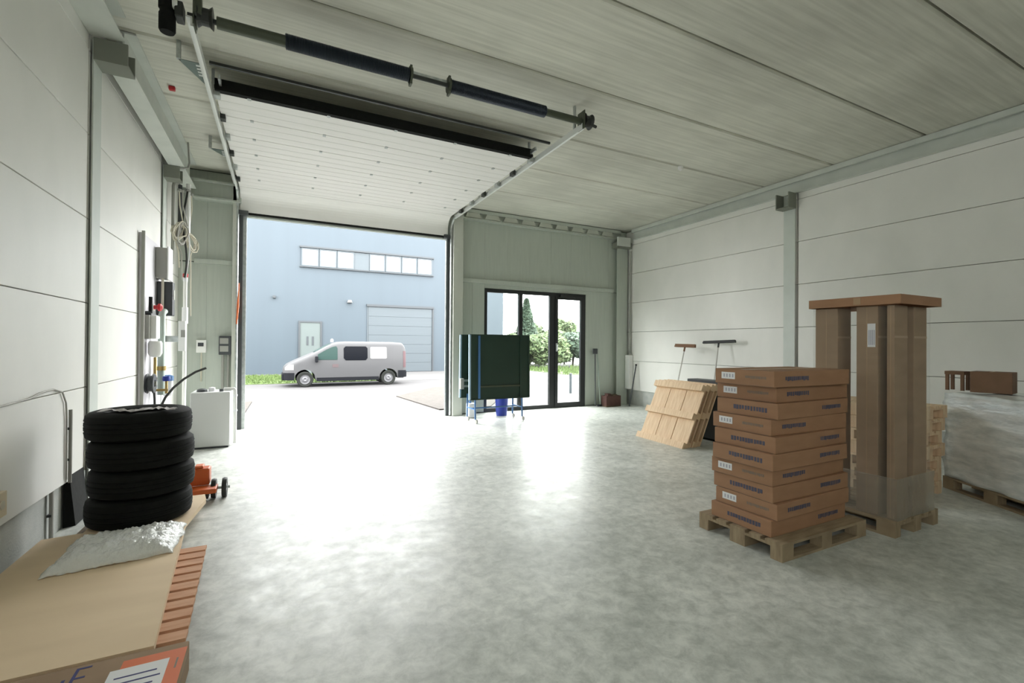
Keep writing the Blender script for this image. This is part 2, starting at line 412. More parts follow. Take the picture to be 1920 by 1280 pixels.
# ================================================================== SECTIONAL GATE
gate = struct('door_1', B(GX0-.05, GX1+.05, 10.42, 10.46, 4.21, 4.25), 'rubber', 'white sectional overhead gate raised under the ceiling')
ZT = 4.66
# bottom section hangs upright with a curve, the others lie flat under the ceiling
secs = [(6.44, 7.06), (7.07, 7.69), (7.70, 8.32), (8.33, 8.95), (8.96, 9.58), (9.59, 10.14)]
hx = [-.35, .55, 1.42, 2.29, 3.19]
for i, (a, b) in enumerate(secs):
    s_ = B(GX0-.04, GX1+.04, a, b, ZT, ZT+.04).build('section', 'door_white', gate, bevel=.004)
    B(GX0-.04, GX1+.04, a+.20, a+.206, ZT-.0015, ZT+.002).build('groove', 'door_grey_face', s_)
    B(GX0-.04, GX1+.04, a+.41, a+.416, ZT-.0015, ZT+.002).build('groove', 'door_grey_face', s_)
    for x in hx:
        B(x-.02, x+.02, a-.025, a+.03, ZT-.012, ZT).build('hinge', 'galv', s_)
arc = []
for k in range(9):
    t = k/8*PI/2; arc.append((10.15+.27*math.sin(t), ZT-.27+.27*math.cos(t)))
outer = [(10.15+.31*math.sin(k/8*PI/2), ZT-.27+.31*math.cos(k/8*PI/2)) for k in range(9)]
MB().prism(arc+[(10.42, 4.245), (10.46, 4.245)]+outer[::-1], GX0-.04, GX1+.04, 'x').build('bottom_section', 'door_white', gate, smooth=False)
B(GX0-.04, GX1+.04, 6.36, 6.44, ZT-.01, ZT+.125).build('top_seal', 'rubber', gate)
B(GX0-.06, GX0+.10, 10.36, 10.50, 4.19, 4.27).build('bracket', 'charcoal', gate)
B(GX1-.06, GX1+.08, 10.36, 10.50, 4.19, 4.27).build('bracket', 'charcoal', gate)
cb = tag(B(GX0-.04, GX1+.10, 5.905, 5.935, 4.705, 4.735).build('cross_bar', 'dark_metal'), 'thin dark bar across the tracks between springs and raised gate', 'bar')
def track(x, sgn, label):
    t = thing('gate_track', label, 'track', (x, 5.2, 4.6))
    B(x-.012, x+.022 if sgn > 0 else x+.012, 5.10, 10.15, 4.60, 4.68).build('rail', 'galv_bright', t)
    B(x-sgn*.10-.012, x-sgn*.10+.012, 6.2, 10.1, 4.70, 4.76).build('upper_rail', 'galv', t)
    B(min(x,x+sgn*.05), max(x,x+sgn*.05), 5.10, 10.1, 4.675, 4.69).build('angle', 'galv_bright', t)
    pts = [(x, 10.10+.30*math.sin(k/8*PI/2), 4.34+.30*math.cos(k/8*PI/2)) for k in range(9)] + [(x, 10.40, 4.2), (x, 10.40, .02)]
    MB().tube(pts, .024, 6).build('guide', 'galv', t)
    for i, (a, b) in enumerate(secs):
        MB().lathe([(0,-.03),(.032,-.03),(.032,.03),(0,.03)], (x-sgn*.06, a, 4.71), 'x', 12).build('roller', 'dark_metal', t)
        B(x-sgn*.06-.03, x-sgn*.06+.03, a-.05, a+.06, 4.60, 4.675).build('roller_plate', 'dark_metal' if i % 2 else 'galv', t)
    for y in (5.3, 6.6, 8.7):
        B(x-.015, x+.015, y-.015, y+.015, 4.68, 4.998).build('hanger', 'galv', t)
    return t
tl = track(-.74, -1, 'galvanised left track of the raised gate with dark rollers')
tr = track(3.62, 1, 'galvanised right track of the raised gate with dark rollers')
for y0, s in ((6.15, .62), (8.75, .42)):
    p = MB().prism([(-1.02, y0), (-.76, y0), (-.76, y0+s)], 4.80, 4.806, 'z').build('gusset_plate', 'gusset', tl)
    for k in range(4):
        B(-.86, -.82, y0+.04+.07*k, y0+.075+.07*k, 4.7985, 4.80).build('slot', 'galv_bright', p)
B(-1.03, -.99, 6.13, 6.17, 4.80, 4.998).build('hanger', 'galv', tl); B(-1.03, -.99, 8.73, 8.77, 4.80, 4.998).build('hanger', 'galv', tl)
for x, sgn, nm in ((GX0-.03, -1, 'left'), (GX1+.06, 1, 'right')):
    g = thing('gate_frame_post', f'dark upright side frame of the gate opening on its {nm}', 'frame', (x, 10.5, 0))
    B(x-.02 if sgn < 0 else x-.02, x+.04, 10.44, 10.60, 0, 4.25).build('post', 'charcoal', g)
    B(x-.045, x-.02, 10.46, 10.52, 0, 4.2).build('seal', 'galv' if sgn > 0 else 'rubber', g)
    B(x+.04, x+.10, 10.50, 10.56, 0, 4.25).build('guard_plate', 'galv', g)

# spring shaft at the rear end of the tracks
sh = thing('spring_shaft', 'torsion shaft with two dark coil springs hung below the ceiling', 'spring', (1.45, 5.13, 4.70))
MB().tube([(-.78,5.13,4.71),(3.78,5.13,4.71)], .024, 10).build('shaft', 'dark_metal', sh, smooth=True)
MB().tube([(-.55,5.13,4.71),(.06,5.13,4.71)], .054, 16).build('tube', 'olive_steel', sh, smooth=True)
MB().tube([(2.98,5.13,4.71),(3.60,5.13,4.71)], .046, 16).build('tube', 'olive_steel', sh, smooth=True)
for a, b in ((.03, 1.27), (1.76, 3.04)):
    pts = []; turns = 84; st = 12
    for k in range(turns*st+1):
        t = k/st*2*PI; pts.append((a+(b-a)*k/(turns*st), 5.13+.066*math.cos(t), 4.71+.066*math.sin(t)))
    MB().tube(pts, .0082, 5).build('coil_spring', 'spring_steel', sh, smooth=True)
    MB().tube([(a,5.13,4.71),(b,5.13,4.71)], .060, 14).build('spring_core', 'spring_steel', sh, smooth=True)
for x, r in ((1.29, .085), (1.74, .085)):
    MB().lathe([(0,-.012),(r,-.012),(r,.012),(0,.012)], (x,5.13,4.71), 'x', 20).build('cone', 'olive_steel', sh)
    B(x-.012, x+.012, 5.09, 5.17, 4.60, 4.81).build('bearing_plate', 'olive_steel', sh)
B(1.30, 1.73, 5.16, 5.20, 4.74, 4.785).build('link_bar', 'galv', sh)
for x in (-.64, 3.70):
    MB().lathe([(0,-.06),(.10,-.06),(.075,-.03),(.075,.03),(.10,.06),(0,.06)], (x,5.13,4.73), 'x', 20).build('cable_drum', 'dark_metal', sh)
    B(x-.09, x-.08, 5.05, 5.21, 4.60, 4.84).build('bearing_plate', 'olive_steel', sh)
MB().tube([(3.75,5.13,4.71),(3.86,5.13,4.69)], .02, 8).build('shaft_end', 'dark_metal', sh)
mo = thing('gate_motor', 'black gate motor with gearbox hung at the left end of the shaft', 'motor', (-.92, 5.13, 4.50))
MB().lathe([(0,4.50),(.055,4.50),(.065,4.52),(.065,4.66),(.058,4.67),(.058,4.70),(.068,4.71),(.068,4.93),(0,4.93)], (-.93,5.13,0), 'z', 20).build('motor_body', 'rubber', mo, smooth=True)
B(-.87, -.805, 5.06, 5.20, 4.64, 4.78).build('gearbox', 'dark_metal', mo, bevel=.01)
MB().lathe([(0,-.02),(.045,-.02),(.05,0),(.045,.02),(0,.02)], (-.865,5.10,4.75), 'x', 14).build('coupling', 'galv_bright', mo)
B(-.72, -.66, 5.04, 5.10, 4.70, 4.86).build('switch_box', 'olive_steel', mo, bevel=.006)
B(-.95, -.89, 5.10, 5.16, 4.93, 4.998).build('mount', 'dark_metal', mo)
tag(B(-1.30,-1.23,7.27,7.33,4.95,4.998).build('ceiling_sensor', 'red_plastic', bevel=.01), 'small red and black fitting on the ceiling near the left beam', 'sensor')
sd = thing('smoke_detector', 'small white round detector on the ceiling', 'detector', (6.6, 6.21, 4.98))
MB().lathe([(0,4.93),(.028,4.935),(.045,4.955),(.05,4.998),(0,4.998)], (6.58,6.19,0), 'z', 18).build('housing', 'white_plastic', sd, smooth=True)
MB().lathe([(0,4.924),(.012,4.924),(.012,4.932),(0,4.932)], (6.58,6.19,0), 'z', 12).build('lens', 'label_white', sd)

# ================================================================== GLASS ENTRANCE
def frame_rect(mb, x0, x1, z0, z1, t, y0, y1, tb=None):
    tb = tb or t
    mb.box(x0, x0+t, y0, y1, z0, z1); mb.box(x1-t, x1, y0, y1, z0, z1)
    mb.box(x0+t, x1-t, y0, y1, z1-t, z1); mb.box(x0+t, x1-t, y0, y1, z0, z0+tb)
    return mb
win = struct('window_1', frame_rect(MB(), EX0, 6.55, 0, EZ, .085, YF+.02, YF+.10, .10), 'frame_black', 'fixed glass front in a black frame beside the glass door')
B(5.53, 5.64, YF+.02, YF+.10, .10, EZ-.085).build('mullion', 'frame_black', win)
B(EX0+.085, 5.53, YF+.055, YF+.075, .10, EZ-.085).build('pane', 'pane_glass', win)
B(5.64, 6.465, YF+.055, YF+.075, .10, EZ-.085).build('pane', 'pane_glass', win)
d2 = struct('door_2', frame_rect(MB(), 6.55, EX1, 0, EZ, .075, YF+.02, YF+.10, .03), 'frame_black', 'black framed glass entrance door')
lf = frame_rect(MB(), 6.63, EX1-.08, .03, EZ-.08, .085, YF, YF+.07, .11).build('door_leaf', 'frame_black', d2)
B(6.715, EX1-.165, YF+.025, YF+.045, .14, EZ-.165).build('pane', 'pane_glass', lf)
hd = MB().tube([(6.67,YF-.05,1.55),(6.67,YF-.05,1.70)], .014, 8).build('handle', 'galv_bright', lf)
B(6.645, 6.70, YF-.02, YF, 1.52, 1.74).build('handle_plate', 'galv', lf)
B(6.75, 7.25, YF-.07, YF, EZ-.10, EZ-.03).build('door_closer', 'frame_black', d2, bevel=.006)

# ================================================================== OUTSIDE
# driveway falls gently from the hall to the street
def slab(pts): return MB().add([(*p,) for p in pts] + [(p[0], p[1], p[2]-.3) for p in pts], [(0,1,2,3),(7,6,5,4),(0,4,5,1),(1,5,6,2),(2,6,7,3),(3,7,4,0)])
gy0, gy1 = YF+.22, 20.0
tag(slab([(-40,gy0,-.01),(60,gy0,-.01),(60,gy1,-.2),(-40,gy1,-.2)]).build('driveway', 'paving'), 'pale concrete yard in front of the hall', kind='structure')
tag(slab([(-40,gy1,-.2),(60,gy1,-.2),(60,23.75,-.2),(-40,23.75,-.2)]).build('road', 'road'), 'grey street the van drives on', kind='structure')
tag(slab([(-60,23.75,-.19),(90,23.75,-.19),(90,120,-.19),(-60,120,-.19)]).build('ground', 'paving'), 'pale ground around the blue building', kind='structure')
def zg(y): return -.01 - .19*min(1, max(0, (y-gy0)/(gy1-gy0)))
def bed(name, poly, label, m='soil', kind='structure', h=.03):
    mb = MB(); n = len(poly)
    vs = [(x, y, zg(y)+h) for x, y in poly] + [(x, y, zg(y)-.05) for x, y in poly]
    mb.add(vs, [tuple(range(n)), tuple(range(2*n-1, n-1, -1))] + [(i, n+i, n+(i+1) % n, (i+1) % n) for i in range(n)])
    return tag(mb.build(name, m), label, kind=kind)
bed('ground_bed', [(3.75,11.6),(5.2,11.6),(7.5,15.3),(9.5,19.3),(6.0,19.3),(3.6,15.9)], 'brown planting bed right of the driveway')
bed('ground_bed', [(-.75,12.3),(-.72,16.2),(-3,16.2),(-3,12.3)], 'brown planting bed left of the driveway')
# lawn strips: real blades over a turf base
def lawn(name, x0, x1, y0, y1, n, label, h=.13):
    rnd = random.Random(int(x0*10)+5); mb = MB().box(x0, x1, y0, y1, -.20, -.165)
    vs = []; fs = []
    for k in range(n):
        x, y = rnd.uniform(x0,x1), rnd.uniform(y0,y1); a = rnd.uniform(0,PI); w = .03; hh = h*rnd.uniform(.5,1.1)
        o = len(vs); dx, dy = w*math.cos(a), w*math.sin(a); lx, ly = rnd.uniform(-.05,.05), rnd.uniform(-.05,.05)
        vs += [(x-dx,y-dy,-.17),(x+dx,y+dy,-.17),(x+lx,y+ly,-.17+hh)]; fs.append((o,o+1,o+2))
    mb.add(vs, fs)
    return tag(mb.build(name, 'lawn'), label, 'grass', kind='stuff')
lawn('grass', -9, 5.0, 23.8, 29.6, 9000, 'green lawn strip at the foot of the blue building')
lawn('grass', 16.2, 60, 24.4, 31.5, 9000, 'green verge in front of the bushes beyond the entrance', .35)

# opposite building
YBD = 31.0
bd = thing('warehouse_building', 'blue grey clad warehouse across the street', 'building', (5, YBD, -.2))
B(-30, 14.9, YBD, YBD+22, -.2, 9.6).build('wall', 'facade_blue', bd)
B(-30, 14.95, YBD-.06, YBD+22, 9.6, 9.85).build('roof_edge', 'facade_trim', bd)
def bwin(x0, x1, z0, z1):
    f = frame_rect(MB(), x0, x1, z0, z1, .07, YBD-.10, YBD-.005).build('window', 'facade_gate', bd)
    B(x0+.07, x1-.07, YBD-.045, YBD-.02, z0+.07, z1-.07).build('pane', 'facade_pane', f)
for a, b in ((1.17,2.16),(2.19,3.20),(3.23,4.26)): bwin(a, b, 6.42, 7.52)
for a, b in ((5.2,6.2),(6.23,7.26),(7.29,8.33),(8.36,9.40)): bwin(a, b, 6.42, 7.52)
B(1.08, 9.5, YBD-.16, YBD, 7.54, 7.64).build('window_head', 'facade_trim', bd)
B(1.08, 9.5, YBD-.14, YBD, 6.34, 6.40).build('window_sill', 'facade_trim', bd)
B(4.27, 5.19, YBD-.06, YBD, 6.42, 7.52).build('window_infill', 'facade_gate', bd)
sdv = B(1.15, 2.28, YBD-.06, YBD, -.18, 2.95).build('side_door', 'facade_door', bd)
frame_rect(MB(), 1.05, 2.38, -.18, 3.05, .10, YBD-.10, YBD, .02).build('door_frame', 'facade_trim', sdv)
B(1.50, 1.62, YBD-.075, YBD-.06, 1.55, 2.1).build('door_light', 'facade_trim', sdv); B(1.80, 1.92, YBD-.075, YBD-.06, 1.55, 2.1).build('door_light', 'facade_trim', sdv)
og = B(5.15, 9.43, YBD-.03, YBD, -.18, 4.1).build('overhead_gate', 'facade_gate', bd)
for i in range(7):
    B(5.17, 9.41, YBD-.06, YBD-.03, -.17+i*.607, -.17+i*.607+.597).build('gate_section', 'facade_gate', og, bevel=.006)
B(5.05, 9.53, YBD-.14, YBD, 4.1, 4.24).build('gate_head', 'facade_trim', og)
B(9.43, 9.53, YBD-.10, YBD, -.18, 4.1).build('gate_jamb', 'facade_trim', og); B(5.09, 5.15, YBD-.05, YBD, -.18, 4.1).build('gate_jamb', 'facade_gate', og)
MB().prism([(3.84,4.28),(4.14,4.28),(4.08,4.44),(3.90,4.44)], YBD-.28, YBD, 'y').build('wall_lamp', 'van_white', bd)
B(-.36, -.20, YBD-.22, YBD, 4.36, 4.50).build('wall_camera', 'facade_trim', bd)

# van -------------------------------------------------------------
def lerp(tab, x):
    if x <= tab[0][0]: return tab[0][1]
    for (a, b), (c, d) in zip(tab[:-1], tab[1:]):
        if x <= c: return b + (d-b)*(x-a)/(c-a)
    return tab[-1][1]
ROOF = [(0,.72),(.04,.86),(.15,.97),(.4,1.10),(.8,1.28),(1.2,1.47),(1.4,1.58),(1.7,1.76),(1.95,1.88),(2.2,1.94),(2.6,1.965),(4.6,1.955),(5.0,1.93),(5.1,1.86),(5.17,1.72),(5.2,1.60)]
HALF = [(0,.62),(.06,.74),(.2,.84),(.5,.92),(.9,.95),(4.6,.95),(5.05,.93),(5.15,.90),(5.2,.86)]
WFX, WRX, WR = .86, 4.38, .335
def zbot(x):
    z = .30 if .1 < x < 5.1 else .40
    for c in (WFX, WRX):
        d = abs(x-c)
        if d < .42: z = max(z, .335+math.sqrt(max(0, .42**2-d*d)))
    return z
def yside(x, z):
    w = lerp(HALF, x); return w*(1-.13*max(0, (z-1.0)/.95)**1.3 - .03*max(0, (.6-z)/.6))
van = thing('van', 'silver grey panel van with dark side window driving past the gate', 'van', (0, 0, 0))
van.location = (.15, 22.55, -.2); del van['_loc']
st = [i*.04 for i in range(131)]
mb = MB(); rings = []
for x in st:
    zb, zt, R = zbot(x), lerp(ROOF, x), []
    zb = min(zb, zt-.12); cr = min(.14, (zt-zb)*.4)
    for k in range(7):
        z = zb+(zt-cr-zb)*k/6; R.append((yside(x,z), z))
    y0 = yside(x, zt-cr)
    for k in range(1, 4):
        a = k/3*PI/2; R.append((y0-cr*(1-math.cos(a)), zt-cr+cr*math.sin(a)))
    R.append((0, zt+.02))
    full = [(x, -y, z) for y, z in R] + [(x, y, z) for y, z in R[-2::-1]]
    rings.append(full)
m_ = len(rings[0]); vs = [p for r in rings for p in r]; fs = []
for i in range(len(rings)-1):
    for k in range(m_):
        fs.append((i*m_+k, i*m_+(k+1) % m_, (i+1)*m_+(k+1) % m_, (i+1)*m_+k))
fs += [tuple(range(m_)), tuple(range((len(rings)-1)*m_, len(rings)*m_))[::-1]]
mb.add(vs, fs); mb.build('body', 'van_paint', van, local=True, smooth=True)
def side_patch(name, xs, zlo, zhi, m, sgn=-1, off=.012, parent=van, nz=5):
    vs = []; fs = []; n = len(xs)
    for o in (off, -.02):
        for x in xs:
            for k in range(nz+1):
                z = zlo(x)+(zhi(x)-zlo(x))*k/nz; vs.append((x, sgn*(yside(x,z)+o), z))
    q = nz+1; h = n*q
    for i in range(n-1):
        for k in range(nz):
            fs.append((i*q+k, (i+1)*q+k, (i+1)*q+k+1, i*q+k+1))
    for i in range(n-1):
        fs.append((i*q, h+i*q, h+(i+1)*q, (i+1)*q)); fs.append((i*q+nz, (i+1)*q+nz, h+(i+1)*q+nz, h+i*q+nz))
    for k in range(nz):
        fs.append((k, k+1, h+k+1, h+k)); j = (n-1)*q; fs.append((j+k, h+j+k, h+j+k+1, j+k+1))
    return MB().add(vs, fs).build(name, m, parent, local=True, smooth=True)
def rr(a, b, n=14): return [a+(b-a)*i/(n-1) for i in range(n)]
def rounded(z, x0, x1, r, s):   # soft corner offset for a side window
    def f(x):
        d = min(x-x0, x1-x); d = max(d, 0)
        return z + s*(r-math.sqrt(max(0, r*r-(r-d)**2)) if d < r else 0)
    return f
for sgn in (-1, 1):
    side_patch('cab_window', rr(1.36,2.16), lambda x: 1.17+.06*(2.16-x)*0, lambda x: max(1.19, min(lerp(ROOF, x)-.15, rounded(1.78,1.3,2.16,.10,-1)(x))), 'van_glass_green', sgn)
    side_patch('side_window', rr(2.42,3.44), rounded(1.14,2.42,3.44,.10,1), rounded(1.76,2.42,3.44,.08,-1), 'van_glass', sgn)
    side_patch('side_panel', rr(3.56,4.30), rounded(1.20,3.56,4.30,.03,1), rounded(1.74,3.56,4.30,.03,-1), 'van_white', sgn)
    side_patch('sill', rr(1.32,3.94), lambda x: .24, lambda x: .40, 'van_plastic', sgn, .02)
    side_patch('front_corner', rr(.0,.44), lambda x: .30, lambda x: .62, 'van_plastic', sgn, .02)
    side_patch('rear_corner', rr(4.82,5.2), lambda x: .34, lambda x: .66, 'van_plastic', sgn, .02)
    side_patch('tail_light', rr(5.06,5.19,6), lambda x: .80, lambda x: 1.55, 'van_red', sgn, .012)
    side_patch('head_light', rr(.08,.42,8), lambda x: .74, lambda x: min(.97, lerp(ROOF,x)-.05), 'van_white', sgn, .012)
side_patch('door_mark', rr(1.95,2.20,6), lambda x: .84, lambda x: .98, 'van_mark', -1, .008)
# windscreen
vs = []; fs = []
for i in range(7):
    x = 1.22+.70*i/6; z = lerp(ROOF, x)+.022
    for k in range(7):
        y = -.72+1.44*k/6; vs.append((x, y, z-.03*(abs(y)/.72)**3))
for i in range(6):
    for k in range(6): fs.append((i*7+k, i*7+k+1, (i+1)*7+k+1, (i+1)*7+k))
ws = MB().add(vs, fs).build('windscreen', 'van_glass_green', van, local=True, smooth=True)
sm = ws.modifiers.new('thick', 'SOLIDIFY'); sm.thickness = .02
B(-.04,.12,-.70,.70,.30,.58).build('front_bumper', 'van_plastic', van, local=True, bevel=.04)
B(5.10,5.24,-.85,.85,.34,.62).build('rear_bumper', 'van_plastic', van, local=True, bevel=.03)
for sgn in (-1, 1):
    MB().obox((1.30, sgn*1.06, 1.20), (.12,.20,.26), RZ(0)).build('mirror', 'van_plastic', van, local=True, bevel=.03)
for x in (WFX, WRX):
    for sgn in (-1, 1):
        wh = MB().lathe([(.20,-.10),(.30,-.11),(.33,-.09),(.335,-.05),(.335,.05),(.33,.09),(.30,.11),(.20,.10)], (x, sgn*.83, WR), 'y', 28, True).build('wheel', 'rubber', van, local=True, smooth=True)
        MB().lathe([(0,.085),(.07,.105),(.10,.09),(.18,.085),(.215,.10),(.215,-.05),(0,-.05)] if sgn > 0 else [(0,-.085),(.07,-.105),(.10,-.09),(.18,-.085),(.215,-.10),(.215,.05),(0,.05)], (x, sgn*.83, WR), 'y', 24).build('hub_cap', 'van_hub', wh, local=True, smooth=True)
MB().lathe([(0,2.10),(.05,2.09),(.07,2.03),(.07,1.94),(0,1.94)], (1.98,-.3,0), 'z', 14).build('roof_beacon', 'van_white', van, local=True, smooth=True)

# bushes and trees beyond the glass entrance
def shrub(x, y, r, h, m, label, seed, cat='bush', conic=False, name='leafy_bush'):
    rnd = random.Random(seed); z0 = -.2
    t = thing(name, label, cat, (x, y, z0), group='greenery beyond the entrance')
    t['_loc'] = (0,0,0); t.location = (x, y, z0)
    tk = MB()
    for k in range(3):
        a = rnd.uniform(0,6.28); tk.tube([(0,0,0),(.1*r*math.cos(a),.1*r*math.sin(a),h*.35),(.45*r*math.cos(a),.45*r*math.sin(a),h*.75)], [.07,.05,.015], 5)
    tk.build('stem', 'bark', t, local=True)
    vs = []; fs = []
    n = int(2600*min(3.2, max(1., r*h/2.5)))
    lobes = [(rnd.uniform(-.55,.55)*r, rnd.uniform(-.55,.55)*r, h*rnd.uniform(.25,.8), rnd.uniform(.35,.6)*r) for _ in range(9)]
    for k in range(n):
        if conic:
            u = rnd.random()**.8; rad = r*(1-u)*rnd.uniform(.5,1)+.05; a = rnd.uniform(0,6.28); p = Vector((rad*math.cos(a), rad*math.sin(a), h*(.06+.94*u)))
        else:
            lx, ly, lz, lr = rnd.choice(lobes); d = Vector((rnd.gauss(0,1),rnd.gauss(0,1),rnd.gauss(0,1))).normalized()*lr*rnd.uniform(.7,1.05)
            p = Vector((lx,ly,lz))+Vector((d.x,d.y,d.z*h/(2.2*r) if h > r else d.z)); p.z = max(.05, min(h, p.z))
        s = rnd.uniform(.12,.26); a = Vector((rnd.gauss(0,1),rnd.gauss(0,1),rnd.gauss(0,1))).normalized(); b = a.orthogonal().normalized()
        o = len(vs); vs += [p-a*s, p-b*s*.5, p+a*s, p+b*s*.5]; fs.append((o,o+1,o+2,o+3))
    me = bpy.data.meshes.new('foliage'); me.from_pydata(vs, [], fs); me.materials.append(MATS[m])
    o = bpy.data.objects.new('foliage', me); COL.objects.link(o); o.parent = t
    return t
rn = random.Random(3)
green = [
 (17.5,33.5,1.9,3.0,'leaf_a','pale green bush nearest the corner of the blue building'),
 (19.6,36.0,1.6,5.9,'leaf_c','tall pointed conifer rising above the hedge'),
 (20.4,33.2,2.1,3.2,'leaf_b','rounded bush at the foot of the tall conifer'),
 (22.9,33.6,2.0,2.9,'leaf_c','dark rounded bush behind the middle of the glass front'),
 (25.2,33.0,2.2,3.3,'leaf_a','broad bush seen through the glass door'),
 (24.6,37.5,1.4,4.6,'leaf_b','slim tree standing behind the bushes seen through the glass door'),
 (27.8,33.6,2.2,3.5,'leaf_b','light bush at the right edge of the glass door'),
 (22.0,38.0,2.6,4.0,'leaf_a','large tree crown behind the conifer to its right'),
 (17.3,38.2,2.4,3.5,'leaf_b','tree crown behind the bushes beside the blue building'),
 (28.6,38.0,2.8,4.6,'leaf_c','dark tree crown far right behind the bushes'),
 (30.6,33.2,2.2,3.4,'leaf_a','bush farthest right in the hedge'),
]
for i, (x,y,r,h,m,lab) in enumerate(green):
    con = 'conifer' in lab and 'pointed' in lab
    tall = con or 'tree' in lab
    shrub(x, y, r, h, m, lab, 40+i, 'tree' if tall else 'bush', con, 'conifer' if con else ('leafy_tree' if tall else 'leafy_bush'))
bl = thing('bollard', 'thin grey post standing outside the glass door', 'post', (9.6, 14.2, -.1))
MB().tube([(9.6,14.2,-.1),(9.6,14.2,.62)], .05, 12).build('post', 'facade_gate', bl, smooth=True)
MB().lathe([(0,.66),(.04,.65),(.055,.62),(.055,.60),(0,.60)], (9.6,14.2,0), 'z', 12).build('cap', 'facade_trim', bl)

# ================================================================== PALLETS
def epallet(name, label, loc, rotz=0., group=None, m='pallet_wood'):
    t = thing(name, label, 'pallet', loc, 0, group); t['_loc'] = (0,0,0); t.rotation_euler = (0,0,rotz)
    for y, w in ((.0725,.145),(.2375,.10),(.40,.145),(.5625,.10),(.7275,.145)):
        B(0,1.2,y-w/2,y+w/2,.122,.144).build('deck_board', m, t, local=True)
    for x in (.0725,.6,1.1275): B(x-.0725,x+.0725,0,.8,.10,.1215).build('cross_board', m, t, local=True)
    for y, w in ((.05,.10),(.40,.145),(.75,.10)):
        B(0,1.2,y-w/2,y+w/2,0,.022).build('bottom_board', m, t, local=True)
        for x in (.0725,.6,1.1275): B(x-.0725,x+.0725,y-w/2,y+w/2,.022,.10).build('block', m, t, local=True)
    return t
epallet('wooden_pallet', 'wooden pallet under the stack of flat cartons', (3.54, 2.28, 0), 0, 'wooden pallets')

# ten flat cartons
letters = [.9,.5,.8,.7,.5,.9,.6,.8,.5,.7]
def marks(x, y0, y1, z0, z1, face, parent, m, seed):
    """short row of printed lettering, too blurred to read: each stroke block a raised print"""
    rnd = random.Random(seed); mb = MB(); n = 12; w = (y1-y0)/n
    for i in range(n):
        a = y0+i*w+w*.12; b = a+w*rnd.uniform(.62,.86); h = z0+(z1-z0)*rnd.uniform(.0,.22)
        if face == 'x': mb.box(x-.0012, x, a, b, h, z1)
        else: mb.box(a, b, x-.0012, x, h, z1)
    o = mb.build('printed_lettering', m, parent, local=True); o['kind'] = 'stuff'; return o
BH = .134
offs = [(-.02,.0,0),(.01,-.02,.4),(.015,.0,-.3),(.0,.02,.5),(-.03,-.02,0),(.01,.0,.6),(.04,.03,-.5),(.07,.02,.5),(.11,.05,.2),(.03,.0,-.4)]
ords = ['lowest','second lowest','third from the bottom','fourth from the bottom','fifth from the bottom','sixth from the bottom','fourth from the top','third from the top','second from the top','topmost']
lab_on = [False,True,False,True,False,False,True,False,True,True]
for i in range(10):
    ox, oy, rz = offs[i]; z0 = .1445+i*(BH+.001)
    b = thing('flat_carton', f'flat brown carton with {"a white label" if lab_on[i] else "blue lettering"}, {ords[i]} of the pallet stack', 'carton', (0,0,0), 0, 'flat cartons on the pallet')
    x0, x1, y0, y1 = 3.60, 4.66, 2.40, 2.98
    cx, cy_ = (x0+x1)/2, (y0+y1)/2
    b.location = (cx+ox, cy_+oy, z0); b.rotation_euler = (0,0,math.radians(rz*2.2)); b['_loc'] = (0,0,0)
    hx_, hy_ = (x1-x0)/2, (y1-y0)/2
    B(-hx_,hx_,-hy_,hy_,0,BH).build('box', 'cardboard', b, local=True, bevel=.005)
    if lab_on[i]:
        l_ = B(-hx_-.0015,-hx_,.08,.22,.045,.105).build('label', 'label_white', b, local=True)
        for k in range(4): B(-hx_-.0022,-hx_-.0015,.095+.03*k,.108+.03*k,.06,.09).build('label_print', 'label_ink', l_, local=True)
        marks(-hx_, -.22, -.02, .060, .085, 'x', b, 'print_grey', i)
        marks(-hy_, -hx_+.14, -hx_+.46, .05, .088, 'y', b, 'print_blue', i+50)
    else:
        marks(-hx_, -.20, .12, .048, .088, 'x', b, 'print_blue', i)
        marks(-hy_, hx_-.42, hx_-.12, .05, .088, 'y', b, 'print_blue', i+50)
    B(-hx_-.0008,-hx_,-hy_+.02,hy_-.02,.002,.004).build('flap_edge', 'print_grey', b, local=True)
    if i == 9: B(-hx_-.001,hx_+.001,-.03,.03,BH-.0005,BH+.001).build('tape', 'tape', b, local=True)

# ------------------------------------------------------------------ tall wrapped load
pp = epallet('wooden_pallet', 'wooden pallet under the tall film wrapped cartons', (5.70, 2.13, 0), PI/2, 'wooden pallets')
TX0, TX1, TY0, TY1 = 4.96, 5.68, 2.16, 2.86
def tcarton(label, x0, x1, y0, y1, z1=2.085, extra=None):
    t = thing('tall_carton', label, 'carton', ((x0+x1)/2, (y0+y1)/2, .145), 0, 'tall wrapped cartons')
    o = B(x0,x1,y0,y1,.145,z1).build('box', 'cardboard_wall', t, bevel=.006)
    B(x0-.001,x0,(y0+y1)/2-.004,(y0+y1)/2+.004,.15,z1-.01).build('seam', 'tape', t)
    B(x0,x1,y0-.001,y0,z1-.30,z1-.28).build('tape', 'tape', t)
    return t
tc1 = tcarton('tall brown carton at the back left of the wrapped load', 4.965, 5.20, 2.64, 2.855)
tc2 = tcarton('tall brown carton with a white label in the wrapped load', 4.965, 5.25, 2.295, 2.475)
l_ = B(4.963,4.965,2.315,2.38,1.70,1.92).build('label', 'label_white', tc2)
for k in range(4): B(4.962,4.963,2.32+.014*k,2.328+.014*k,1.72,1.86).build('label_print', 'label_ink', l_)
tc3 = tcarton('narrow tall carton at the near corner of the wrapped load', 4.965, 5.20, 2.165, 2.225)
tc4 = tcarton('tall brown carton at the right of the wrapped load', 5.33, 5.575, 2.17, 2.50)
cap = thing('carton_lid', 'flat brown carton lid on top of the tall wrapped load', 'lid', (5.32, 2.5, 2.09))
